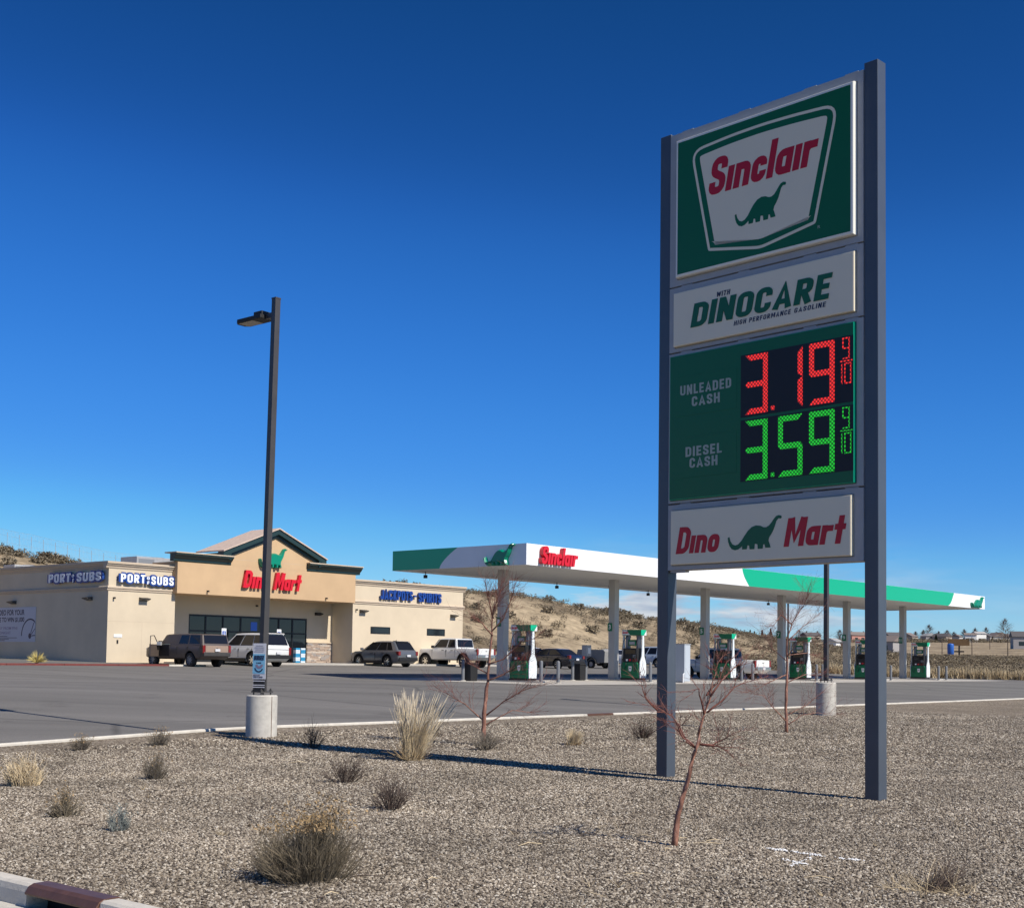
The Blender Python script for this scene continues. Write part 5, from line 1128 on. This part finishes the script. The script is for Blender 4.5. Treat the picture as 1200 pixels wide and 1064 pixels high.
def bush(px, py, w, h, n, label, mats, kind='shrub', twig=3, r=.0035, tips=.0, spread=1.0, name='dry_shrub', flat=0, group=None, base_r=.12, nt=3, tipz=.45, ts=1.0):
    rg = random.Random(int(px*31+py)); P = on_ground(px, py); e = empty(name, P, rg.random()*6, label, kind, group)
    st_, tp = MB(), MB()
    lumps = [(rg.random()*6.283, rg.uniform(.2, 1), rg.uniform(.62, 1.12)) for _ in range(9)]
    for i in range(n):
        la, lu, ll = rg.choice(lumps) if rg.random() < .7 else (rg.random()*6.283, rg.random(), .9)
        a = la+rg.gauss(0, .45); u = min(1, abs(lu+rg.gauss(0, .16))); th = u*spread
        bx, by = base_r*w*u*math.cos(a), base_r*w*u*math.sin(a)
        dv = Vector((math.cos(a)*math.sin(th)*1.0, math.sin(a)*math.sin(th), math.cos(th)))
        env = 1/math.sqrt((math.sin(th)/(w/2/1.0))**2+(math.cos(th)/h)**2)
        ln = env*ll*rg.uniform(.62, 1.08)
        pts, d = stem(st_, (bx, by, -.02), dv, ln*.72, r, 0, 4, .09, rg, .55)
        for k in range(nt):
            j = rg.choice((2, 3, 4)); q, d2 = stem(st_, pts[min(j, 4)], d+Vector((rg.gauss(0, .45), rg.gauss(0, .45), rg.gauss(.15, .25))), ln*rg.uniform(.25, .42), r*.6, 0 if len(mats) < 3 else rg.choice((0, 2)), 2, .14, rg)
            if tips and rg.random() < tips:
                for _ in range(4):
                    if q[-1].z < h*tipz: break
                    c_ = q[-1]+Vector((rg.gauss(0, .012), rg.gauss(0, .012), rg.gauss(0, .012))); s_ = rg.uniform(.004, .010)*ts
                    t = [c_+Vector((rg.gauss(0, s_), rg.gauss(0, s_), rg.gauss(0, s_))) for _ in range(3)]; tp.add(t, [(0, 1, 2)])
    st_.build('stems', [mats[0], mats[0]]+list(mats[2:]), e, fix=False)
    if tp.v: tp.build('flower_heads', mats[1], e, fix=False)['kind'] = 'stuff'
    return e
BIG = [('big rabbitbrush', 365, 1036)]
bush(365, 1032, .66, .66, 620, 'big grey-green shrub with tan tops, nearest in the gravel bed', (m_sage, m_tip, m_olive), r=.0027, tips=.9, spread=.88, name='rabbitbrush', base_r=.42, nt=5, tipz=.60, ts=1.25)
bush(27, 921, .30, .50, 420, 'dense yellow straw clump at the left edge of the bed', (m_straw, m_tip, m_straw), r=.005, tips=.3, spread=.42, name='straw_clump', base_r=.62, nt=1)
bush(94, 879, .36, .32, 130, 'small grey shrub with brown tops at the kerb, left', (m_twig2, m_tip, m_sage), tips=.6, spread=.75, base_r=.25)
bush(186, 873, .42, .40, 130, 'small shrub with orange-tan tops against the kerb', (m_twig2, m_tip, m_sage), tips=.6, spread=.7, base_r=.25)
bush(182, 913, .42, .43, 150, 'feathery grey shrub between the kerb and the front shrubs', (m_twig2, m_tip, m_sage), tips=.15, spread=.8, base_r=.25)
bush(78, 957, .40, .34, 150, 'loose olive-brown shrub below the yellow clump', (m_sage, m_tip, m_olive), tips=.4, spread=.9, base_r=.3)
bush(139, 974, .15, .36, 80, 'slim silvery shrub at the front left', (m_silverleaf, m_silverleaf, m_silverleaf), tips=.5, spread=.3, base_r=.5, r=.0045)
bush(366, 876, .62, .56, 45, 'wiry bare shrub just right of the near lamp post', (m_twig, m_twig), spread=.95, r=.0045, nt=4)
bush(404, 917, .68, .50, 70, 'dark bare twiggy shrub at mid left of the bed', (m_twig, m_twig), spread=1.0, r=.0042, nt=5)
bush(458, 949, .76, .50, 80, 'wide dark bare twiggy shrub above the big front shrub', (m_twig, m_twig), spread=1.15, r=.004, nt=5)
bush(570, 879, .72, .52, 120, 'grey twiggy shrub at the foot of the left red tree', (m_twig2, m_twig), spread=.95, r=.004, nt=4)
bush(752, 865, .66, .60, 80, 'bare grey shrub against the left sign post', (m_twig, m_twig2), spread=.95, r=.0042, nt=5)
bush(513, 863, .40, .36, 34, 'small dark shrub right behind the tall grass', (m_twig, m_twig), spread=.9, r=.004, nt=4)
bush(845, 862, .9, .42, 30, 'low bare shrub between the sign posts', (m_twig, m_twig), spread=1.2, r=.003, nt=4)
# tall feather-reed grass
def grass(px, py, h, n, label, lean, plume, spread):
    rg = random.Random(px); P = on_ground(px, py); e = empty('ornamental_grass', P, 0, label, 'grass clump'); b, pm, dk = MB(), MB(), MB()
    for i in range(n):
        a = rg.random()*6.283; rr = .13*h*math.sqrt(rg.random()); tl = abs(rg.gauss(0, spread)); lx = lean+rg.gauss(0, .05)
        d = Vector((math.cos(a)*tl+lx, math.sin(a)*tl*.8, 1)).normalized(); ln = h*rg.uniform(.55, 1.0)
        base = Vector((rr*math.cos(a), rr*math.sin(a), -.02)); pts = [base]; dd = d.copy()
        for k in range(4): dd = (dd+Vector((math.cos(a)*.05+lean*.15, math.sin(a)*.05, -.015))).normalized(); pts.append(pts[-1]+dd*ln*.2)
        b.tube(pts, [.003, .0028, .0025, .002, .0015], 3)
        if plume and rg.random() < .62: pm.tube([pts[-1], pts[-1]+dd*ln*.10, pts[-1]+dd*ln*.24], [.003, .0095, .0015], 4)
    for i in range(n//4):
        a = rg.random()*6.283; tl = rg.uniform(.5, 1.25); stem(dk, (.1*math.cos(a), .1*math.sin(a), 0), (math.cos(a)*math.sin(tl), math.sin(a)*math.sin(tl), math.cos(tl)), rg.uniform(.15, .42)*h, .004, 0, 4, .15, rg)
    b.build('blades', m_straw, e, fix=False); dk.build('dry_leaves', M2('dry_leaf', (.30, .22, .13)), e, fix=False)
    if plume: pm.build('plumes', m_straw2, e, fix=False)
grass(482, 891, 1.18, 400, 'tall pale feathery grass clump between the lamp post and the left red tree', .10, True, .14)
grass(671, 873, .44, 260, 'short tan grass tuft below the brown kerb inlet', .16, False, .30)
# flattened dry tuft at the front right
rg = random.Random(4); P = on_ground(1092, 1046); e = empty('dry_tuft', P, 0, 'flattened dark dry grass tuft at the front right', 'grass clump'); mb, m3 = MB(), MB()
for i in range(150):
    a = rg.gauss(.45, .35); tl = rg.uniform(.7, 1.3); stem(mb, (rg.gauss(0, .05), rg.gauss(0, .04), .0), (math.cos(a)*math.sin(tl), math.sin(a)*math.sin(tl), math.cos(tl)), rg.uniform(.15, .48), .0028, 0, 4, .12, rg)
for i in range(150):
    a = rg.random()*6.28; tl = rg.uniform(.6, 1.5); stem(m3, (rg.gauss(0, .14), rg.gauss(0, .10), .0), (math.cos(a)*math.sin(tl), math.sin(a)*math.sin(tl), math.cos(tl)), rg.uniform(.1, .36), .002, 0, 4, .2, rg)
mb.build('dark_blades', m_twig, e, fix=False); m3.build('pale_blades', m_straw, e, fix=False)
# bits of dead stalk and tiny weeds lying about the bed
mb = MB(); rg = random.Random(9)
for k in range(70):
    px, py = rg.uniform(20, 1190), rg.uniform(880, 1055)
    if k < 16: px, py = rg.uniform(700, 860), rg.uniform(965, 1000)
    P = on_ground(px, py)
    if P.z < -1 or to_pq(P)[0] < P0+.2 or to_pq(P)[1] > 21.5: continue
    if rg.random() < .6:
        a = rg.random()*6.28; ln = rg.uniform(.06, .3); mb.tube([P+Vector((0, 0, .02)), P+Vector((math.cos(a)*ln*.5, math.sin(a)*ln*.5, .035)), P+Vector((math.cos(a+.3)*ln, math.sin(a+.3)*ln, .02))], [.004, .005, .002], 4, rg.randrange(2))
    else:
        for j in range(14): a = rg.random()*6.28; stem(mb, P, (math.cos(a)*.6, math.sin(a)*.6, rg.uniform(.3, 1)), rg.uniform(.04, .12), .002, rg.randrange(2), 2, .2, rg)
tag(mb.build('ground_litter', [m_twig, m_straw], fix=False), 'dead stalks and tiny dry weeds scattered over the gravel', 'litter', kind='stuff')
# spiky yellow plant at the shaded wall
P = PQ(*[to_pq(on_q(43, 776, 63.2))[0], 63.2], 1.06); e = empty('yucca', P, 0, 'spiky yellow plant in front of the shaded shop wall', 'plant'); mb = MB(); rg = random.Random(2)
for i in range(110):
    a = rg.random()*6.283; th = math.acos(rg.random()); d = Vector((math.cos(a)*math.sin(th), math.sin(a)*math.sin(th), math.cos(th)+.1)); mb.tube([(0, 0, .05), d*.3+Vector((0, 0, .05)), d*rg.uniform(.5, .68)], [.012, .016, .002], 3)
mb.build('leaves', M2('yucca_leaf', (.55, .45, .17)), e, fix=False); MB().cyl(0, 0, -.05, .12, .08, 10).build('stump', m_twig, e)

# ---- bare red-barked trees, skeletons read from the photograph and given depth
def tree(base, depth_y, trunk, limbs, label, r0, seed, twign=3, yspread=.35, twl=.5, curl=.12):
    rg = random.Random(seed); B = on_ground(*base); e = empty('red_tree', B, 0, label, 'tree', 'bare red-barked young trees')
    sc = B.y/FOC
    def pt(px, py, dy=0): return at_y(px, py, B.y+dy)-B
    T = [pt(x, y) for x, y in trunk]; T[0] = Vector((0, 0, -.05)); k = len(T)
    fine = []
    for i in range(k-1):
        for t in (0, .33, .67): fine.append(T[i].lerp(T[i+1], t)+Vector((rg.gauss(0, .006), rg.gauss(0, .012), 0)))
    fine.append(T[-1]); m_ = len(fine)
    MB().tube(fine, [max(.005, r0*(1-i/m_)**1.1*rg.uniform(.86, 1.12)) for i in range(m_)], 8).build('trunk', m_bark, e, smooth=True)
    tw = MB(); gd = [Vector((rg.gauss(0, .3), rg.gauss(0, .3), .2)) for _ in range(3)]
    def twigs(pts, r, lvl):
        for i in range(1, len(pts)):
            for _ in range(twign if lvl == 0 else 2):
                if rg.random() < .25: continue
                d = (pts[i]-pts[i-1]).normalized(); dv = d+Vector((rg.gauss(0, .55), rg.gauss(0, .6), rg.gauss(.2, .45)))
                ln = twl*rg.uniform(.35, 1.0)*(1 if lvl == 0 else .5)
                q, _d = stem(tw, pts[i].lerp(pts[i-1], rg.random()), dv, ln, r, 0, 5, curl, rg, .4)
                if lvl < 1: twigs(q, r*.65, lvl+1)
    twigs(fine[int(m_*.62):], .0036, 0)
    for L_ in limbs:
        sgn = rg.choice((-1, 1)); n_ = len(L_)
        pts = [pt(x, y, sgn*yspread*(i/max(1, n_-1))**1.2) for i, (x, y) in enumerate(L_)]
        f2 = []
        for i in range(n_-1):
            for t in (0, .5): f2.append(pts[i].lerp(pts[i+1], t)+Vector((rg.gauss(0, .004), rg.gauss(0, .015), rg.gauss(0, .004))))
        f2.append(pts[-1]); rr = r0*.34
        MB().tube(f2, [max(.003, rr*(1-i/len(f2))) for i in range(len(f2))], 6).build('branch', m_bark if rr > .012 else m_bark2, e, smooth=True)
        twigs(f2[1:], .0029, 0)
    o = tw.build('twigs', m_bark2, e, fix=False); o['kind'] = 'stuff'
    return e
tree((568, 874), 0, [(568, 874), (567, 845), (569, 815), (572, 790), (575, 755), (578, 720), (581, 705), (588, 690)],
 [[(568, 845), (545, 825), (527, 815), (510, 805)], [(570, 838), (590, 822), (610, 810), (635, 800)], [(572, 797), (590, 790), (605, 780), (618, 775)], [(573, 778), (590, 772), (612, 752), (630, 748)], [(573, 790), (555, 780), (545, 775)], [(577, 745), (565, 730), (558, 725)], [(576, 740), (590, 725), (600, 700), (603, 688)], [(578, 725), (572, 700), (569, 682)], [(568, 850), (600, 832), (625, 835)]],
 'upright bare red tree left of the sign, in front of the first dispenser', .048, 11, twl=.6, twign=6)
tree((922, 858), 0, [(922, 858), (921, 830), (922, 800), (922, 770), (922, 750), (928, 730), (940, 712), (948, 697)],
 [[(921, 845), (905, 828), (895, 815), (868, 810)], [(922, 838), (945, 826), (965, 810)], [(922, 800), (945, 790), (960, 792)], [(922, 775), (905, 760), (898, 748)], [(922, 768), (945, 765), (962, 770)], [(924, 750), (940, 735), (962, 718)], [(922, 790), (900, 800), (880, 812)], [(928, 732), (915, 720), (905, 735)], [(922, 850), (940, 838), (958, 835), (975, 838)], [(922, 770), (935, 752), (955, 748)]],
 'dark twiggy bare tree behind the sign, in front of the second lamp post', .042, 12, twign=6, twl=.7, yspread=.5)
tree((790, 991), 0, [(790, 991), (794, 955), (803, 925), (812, 885), (818, 868), (822, 850), (830, 822), (838, 790), (842, 772)],
 [[(815, 876), (806, 868), (798, 860), (792, 845), (786, 838), (775, 832), (765, 826)], [(815, 876), (805, 870), (795, 848), (782, 845), (770, 840)], [(826, 836), (822, 820), (818, 806), (806, 810)], [(829, 834), (845, 822), (860, 805), (880, 797), (900, 792)], [(832, 815), (845, 798), (860, 783), (870, 778)], [(818, 872), (835, 872), (850, 865), (862, 858)], [(827, 815), (840, 800), (852, 775)], [(770, 832), (757, 818), (752, 802)], [(818, 872), (840, 875), (855, 880)]],
 'leaning bare red tree in the gravel between the two sign posts', .034, 13, twign=2, twl=.30, yspread=.15, curl=.16)

# ================================================================== HILLSIDE AND FAR FIELD
def bush_mesh(seed, n, cols_):
    rg = random.Random(seed); mb = MB()
    for i in range(n):
        a = rg.random()*6.283; z = rg.random()**.8; rr = math.sqrt(max(0, 1-(z-.25)**2*1.2))*rg.uniform(.5, 1)*.5
        x, y = rr*math.cos(a), rr*math.sin(a); lump = 1+.25*math.sin(a*3+seed)+.15*math.sin(a*5)
        c = Vector((x*lump, y*lump, z*.62*(1+.15*math.sin(a*4+seed)))); s = rg.uniform(.03, .085)
        t = [c+Vector((rg.gauss(0, s), rg.gauss(0, s), rg.gauss(0, s))) for _ in range(3)]; mb.add(t, [(0, 1, 2)], rg.randrange(len(cols_)))
    for i in range(14):
        a = rg.random()*6.283; mb.tube([(0, 0, -.08), (.25*math.cos(a), .25*math.sin(a), .3)], [.03, .012], 3, 0)
    return mb
sgm = [M2('sage_dark', (.12, .098, .068)), M2('sage_mid', (.185, .153, .107)), M2('sage_pale', (.27, .225, .16))]
BMB = [bush_mesh(s, 300, sgm) for s in range(5)]; BME = [b.mesh('sagebrush', sgm) for b in BMB]
rg = random.Random(21); cand = []
for i in range(22000):
    p = rg.uniform(-60, 215); q = rg.uniform(81, 124)
    P = PQ(p, q); az = math.degrees(math.atan2(P.x, P.y))
    if abs(az) > 22.5 or P.y < 20: continue
    t = (q-80)/32; dens = .20+.62*sm((t-.2)/.6)      # thicker towards the crest
    cl = math.sin(p*.21+1.3*math.sin(q*.17))*math.sin(q*.33+.9*math.sin(p*.11))
    if rg.random() > dens*(.55+.6*max(-.6, cl)): continue
    s = rg.uniform(.28, .8)*(1.5 if rg.random() < .16 else 1); d = math.hypot(P.x, P.y)
    cand.append((s/d, p, q, s))
cand = cand[:4200]; cand.sort(reverse=True)
def sagebrush(p, q, s, label, group):
    o = bpy.data.objects.new('sagebrush', rg.choice(BME)); COL.objects.link(o); o.location = PQ(p, q, H(p, q)-.05); o.rotation_euler = (0, 0, rg.random()*6.28); o.scale = (s*1.5, s*1.5, s*1.2*rg.uniform(.8, 1.15))
    return tag(o, label, 'sagebrush', group)
for k, (_, p, q, s) in enumerate(cand[:290]): sagebrush(p, q, s, 'rounded grey-brown sagebrush on the dry slope behind the shop', 'sagebrush on the slope')
def scatter_stuff(name, items, meshes, mats, label, cat):
    arr = [(np.array(m.v), m.f, m.m) for m in meshes]; V, F, MI = [], [], []; off = 0
    fa = [(np.array([f for f in F_ if len(f) == 3]), np.array([mi for f, mi in zip(F_, M_) if len(f) == 3])) for _, F_, M_ in arr]
    for (x, y, z, s, sz, rz) in items:
        k = rg.randrange(len(arr)); v = arr[k][0].copy(); c_, s_ = math.cos(rz), math.sin(rz)
        v = np.stack([(v[:, 0]*c_-v[:, 1]*s_)*s+x, (v[:, 0]*s_+v[:, 1]*c_)*s+y, v[:, 2]*sz+z], 1); V.append(v); F.append(fa[k][0]+off); MI.append(fa[k][1]); off += len(v)
    V = np.concatenate(V); F = np.concatenate(F); MI = np.concatenate(MI)
    me = bpy.data.meshes.new(name); me.vertices.add(len(V)); me.vertices.foreach_set('co', V.ravel()); me.loops.add(F.size); me.loops.foreach_set('vertex_index', F.ravel().astype(np.int32))
    me.polygons.add(len(F)); me.polygons.foreach_set('loop_start', np.arange(0, F.size, 3, dtype=np.int32)); me.polygons.foreach_set('loop_total', np.full(len(F), 3, dtype=np.int32))
    for m in mats: me.materials.append(m)
    me.polygons.foreach_set('material_index', MI.astype(np.int32)); me.update(); me.validate()
    o = bpy.data.objects.new(name, me); COL.objects.link(o); return tag(o, label, cat, kind='stuff')
SM = [bush_mesh(40+s, 90, sgm) for s in range(4)]
scatter_stuff('hill_scrub', [(*PQ(p, q, H(p, q)-.05), s*1.5, s*1.15, rg.random()*6) for _, p, q, s in cand[290:]], SM, sgm, 'small scattered scrub covering the dry slope', 'scrub')
# sagebrush flat and straw grass beyond the forecourt on the right
items, straw = [], []
for i in range(9000):
    p = 106+rg.random()**1.6*330; az = R(rg.uniform(8, 23)); # field seen right of the hill
    c_, n_ = math.sin(az)*CD.x+math.cos(az)*CD.y, math.sin(az)*CN.x+math.cos(az)*CN.y
    d = p/c_; q = d*n_
    if p > 265 or rg.random() < .25: continue
    s = rg.uniform(.32, .8); items.append((*PQ(p, q, H(p, q)-.08), s*1.8, s*1.3, rg.random()*6))
items = items[:3600]
scatter_stuff('field_scrub', items, SM, sgm, 'grey sagebrush covering the open field beyond the forecourt', 'scrub')
gm = []
for s in range(4):
    r2 = random.Random(s); mb = MB()
    for i in range(46):
        a = r2.random()*6.283; t_ = r2.uniform(.1, .55); d = Vector((math.cos(a)*math.sin(t_), math.sin(a)*math.sin(t_), math.cos(t_)))*r2.uniform(.4, .95); sd_ = Vector((-math.sin(a), math.cos(a), 0))*.03; b_ = Vector((r2.gauss(0, .15), r2.gauss(0, .15), 0))
        mb.add([b_+sd_, b_-sd_, b_+d], [(0, 1, 2)], r2.randrange(2))
    gm.append(mb)
for i in range(520):
    p = rg.uniform(104.6, 109); az = R(rg.uniform(13, 23)); c_, n_ = math.sin(az)*CD.x+math.cos(az)*CD.y, math.sin(az)*CN.x+math.cos(az)*CN.y
    d = p/c_; q = d*n_; s = rg.uniform(.5, 1.25); straw.append((*PQ(p, q, H(p, q)-.03), s, s*rg.uniform(.8, 1.1), rg.random()*6))
scatter_stuff('field_grass', straw, gm, [m_straw, M2('straw_dull', (.36, .28, .17))], 'pale dry grass along the edge of the field', 'dry grass')
# chain-link fence on the hill top, left
fc = empty('hill_fence', (0, 0, 0), 0, 'thin wire fence along the top of the slope at the left', 'fence'); fp = []
for k in range(14):
    px = -6+14.2*k; P = on_q(px, 640, 108+.0*k); p_ = to_pq(P)[0]; z = H(p_, 108); fp.append(Vector((P.x, P.y, z)))
    MB().tube([(P.x, P.y, z-.3), (P.x, P.y, z+1.8)], .022, 6).build('post', m_alu, fc)
mb = MB()
for a, b in zip(fp[:-1], fp[1:]):
    for h in (.3, .9, 1.5, 1.98): mb.tube([a+Vector((0, 0, h)), b+Vector((0, 0, h))], .007, 3)
    for k in range(1, 9):
        q = a.lerp(b, k/9); mb.tube([q+Vector((0, 0, .2)), q+Vector((0, 0, 2))], .006, 3)
o = mb.build('wire_mesh', m_alu, fc); o['kind'] = 'stuff'
fz = []
for i in range(900):
    px = rg.uniform(870, 1215); d = rg.uniform(600, 720); P = ray(px, 760); k = d/math.hypot(P.x, P.y); x, y = P.x*k, P.y*k; p, q = to_pq((x, y)); s = rg.uniform(1.0, 2.6)
    fz.append((x, y, H(p, q)-.3, s*1.6, s*1.3, rg.random()*6))
scatter_stuff('far_scrub', fz, SM, sgm, 'brushy growth along the far rise between the houses', 'scrub')
# ---- far plateau: houses, trees, poles, billboard, tank
def far_pos(px, d):
    P = ray(px, 760); k = d/math.hypot(P.x, P.y); x, y = P.x*k, P.y*k; p, q = to_pq((x, y)); return Vector((x, y, H(p, q)))
hm = [M('far_wall_%d' % i, c, .8) for i, c in enumerate([(.55, .53, .5), (.40, .33, .27), (.7, .69, .66), (.32, .30, .29), (.45, .22, .17)])]; hr = [M('far_roof_%d' % i, c, .8) for i, c in enumerate([(.10, .09, .09), (.2, .16, .14), (.35, .34, .33)])]
HOUSES = [(1046, 640, 13, 3.2, 2, 'white house with a pale gable right of the right sign post'), (1064, 660, 16, 3, 1, 'long tan house right of the last canopy column'), (1088, 655, 12, 3.2, 3, 'grey house behind the bare trees near the last dispenser'), (1104, 650, 12, 3, 1, 'tan house left of the brown billboard'), (1137, 640, 8, 3.6, 2, 'white gabled house just right of the brown billboard'), (1147, 645, 9, 4.2, 2, 'bright white gabled house, second from the billboard'), (1155, 655, 14, 3, 3, 'low dark grey house with pale garage doors'), (1168, 660, 18, 3, 0, 'long pale house left of the round bare tree'), (1180, 665, 14, 3, 2, 'white flat house under the round bare tree'), (1203, 430, 14, 3.6, 3, 'dark slate shed at the right edge of the picture'), (1003, 640, 14, 3.2, 4, 'red-brown house between the sign post and the column'), (976, 300, 7, 3, 2, 'small white building with a dark opening beyond the pumps'), (984, 302, 5, 2.6, 4, 'small red building right of the small white one'), (1038, 330, 12, 3, 3, 'low dark shed in the field right of the right sign post'), (1027, 650, 12, 3, 1, 'tan house hidden partly by the right sign post'), (950, 640, 13, 3, 1, 'tan house behind the second lamp post'), (1121, 660, 10, 3, 0, 'pale house behind the brown billboard')]
for i, (px, d, w, h, ci, lab) in enumerate(HOUSES):
    P = far_pos(px, d); w = w*.6; e = empty('far_house', P, R(20+37*(i % 5)), lab, 'house', 'houses on the far rise'); dp = w*.7
    wl = MB().box(-w/2, -dp/2, -1.5, w/2, dp/2, h).build('wall', hm[ci], e)
    MB().prism([(-dp/2-.4, h), (dp/2+.4, h), (0, h+dp*.28)], -w/2-.4, w/2+.4, 'x').build('roof', hr[i % 3], e)
    for k in range(2):
        for sy in (-1, 1): MB().box(-w*.3+k*w*.42, min(sy*dp*.5, sy*(dp*.5+.04)), .9, -w*.3+k*w*.42+1.6, max(sy*dp*.5, sy*(dp*.5+.04)), 2.1).build('window', m_glass, e)
def far_tree(px, d, h, w, label, ever=False):
    r2 = random.Random(int(px*7)); P = far_pos(px, d); e = empty('far_tree', P, 0, label, 'tree', 'trees on the far rise'); mb = MB()
    for i in range(460):
        a = r2.random()*6.283; z = r2.random(); rr = (math.sin(math.pi*min(1, z*.92+.08))**.7 if not ever else (1-z)*.9)*math.sqrt(r2.random())*w/2
        c = Vector((rr*math.cos(a), rr*math.sin(a), h*(.18+.82*z))); o_ = Vector((c.x*.35, c.y*.35, c.z-h*.12)); sd_ = Vector((r2.gauss(0, 1), r2.gauss(0, 1), 0)).normalized()*(.085 if not ever else .4)
        mb.add([o_+sd_, o_-sd_, c], [(0, 1, 2)])
    mb.build('crown', M2('far_twigs', (.15, .115, .095)) if not ever else M2('far_conifer', (.03, .04, .025)), e, fix=False); MB().tube([(0, 0, -1), (0, 0, h*.5)], [.25, .1], 6).build('trunk', m_twig, e)
ORD = ['', 'first', 'second', 'third', 'fourth', 'fifth', 'sixth', 'seventh', 'eighth', 'ninth', 'tenth', 'eleventh', 'twelfth', 'thirteenth', 'fourteenth', 'fifteenth', 'sixteenth', 'seventeenth', 'eighteenth', 'nineteenth', 'twentieth', 'twenty-first', 'twenty-second', 'twenty-third', 'twenty-fourth', 'twenty-fifth']
FT = [(1038, 660, 7, 6, 0), (1056, 700, 9, 8, 0), (1082, 690, 9, 8, 0), (1089, 700, 13, 12, 0), (1097, 640, 5, 4, 1), (1100, 680, 8, 8, 0), (1110, 690, 9, 9, 0), (1118, 690, 8, 8, 0), (1130, 700, 10, 8, 0), (1143, 700, 11, 7, 0), (1156, 690, 11, 8, 0), (1168, 690, 8, 7, 0), (1178, 640, 15, 14, 0), (1192, 700, 6, 5, 0), (1012, 690, 8, 7, 0), (998, 690, 8, 8, 0), (984, 690, 9, 9, 0), (958, 690, 8, 8, 0), (945, 690, 8, 5, 1), (936, 690, 9, 9, 0), (903, 660, 9, 6, 1), (911, 670, 8, 8, 0), (893, 660, 8, 5, 1), (884, 650, 7, 5, 1), (879, 660, 8, 5, 1), (917, 690, 8, 9, 0), (1061, 640, 5, 4, 1), (1004, 640, 6, 4, 1), (1073, 690, 8, 8, 0), (1136, 640, 5, 3, 1)]
for i, (px, d, h, w, ev) in enumerate(FT):
    kind_ = 'dark evergreen' if ev else 'bare'; same = sorted(t[0] for t in FT if t[4] == ev); k_ = same.index(px)+1
    far_tree(px, d, h*.78, w*.85, '%s %s tree from the left on the far rise, %s crown' % (ORD[k_], kind_, 'broad' if w > 8 else 'narrow' if w < 7 else 'rounded'), bool(ev))
for px, d, h, lab in ((1089, 420, 0, 0), (1139, 300, 4.2, 'nearest thin utility pole in the field right of the billboard'), (1181, 300, 5, 'utility pole under the round bare tree'), (1104, 330, 3.6, 'utility pole left of the blue tank'), (1160, 420, 3.6, 'short utility pole between the two field poles')):
    if not h: continue
    P = far_pos(px, d); e = empty('utility_pole', P, .4, lab, 'utility pole', 'poles in the field'); MB().tube([(0, 0, -1), (0, 0, h)], [.11, .08], 6).build('pole', m_twig, e); MB().box(-.5, -.04, h-.5, .5, .04, h-.4).build('crossarm', m_twig, e)
P = far_pos(1124, 300); e = empty('billboard', P, R(-20), 'brown billboard on one post in the far field', 'billboard')
MB().box(-2.3, -.15, 2.3, 2.1, .15, 3.7).build('panel', M('billboard_brown', (.16, .09, .035), .7, 0, .3, 1), e); MB().tube([(0, .2, -1), (0, .2, 3)], .18, 8).build('post', m_dark2, e); MB().box(-1.0, -.3, .9, 1.0, .3, 1.2).build('catwalk', m_dark2, e)
P = far_pos(1114, 290); e = empty('blue_tank', P, 0, 'upright bright blue tank in the far field', 'tank'); MB().lathe([(0, 2.75), (.4, 2.7), (.62, 2.6), (.66, 2.45), (.66, .55), (.62, .5), (0, .5)], 24, 'z').build('shell', M('tank_blue', (.02, .11, .42), .4), e, smooth=True)
for a in (0, 1.57, 3.14, 4.71): MB().tube([(.5*math.cos(a), .5*math.sin(a), -.5), (.5*math.cos(a), .5*math.sin(a), .52)], .06, 6).build('leg', m_dark2, e)
#@@NEXT
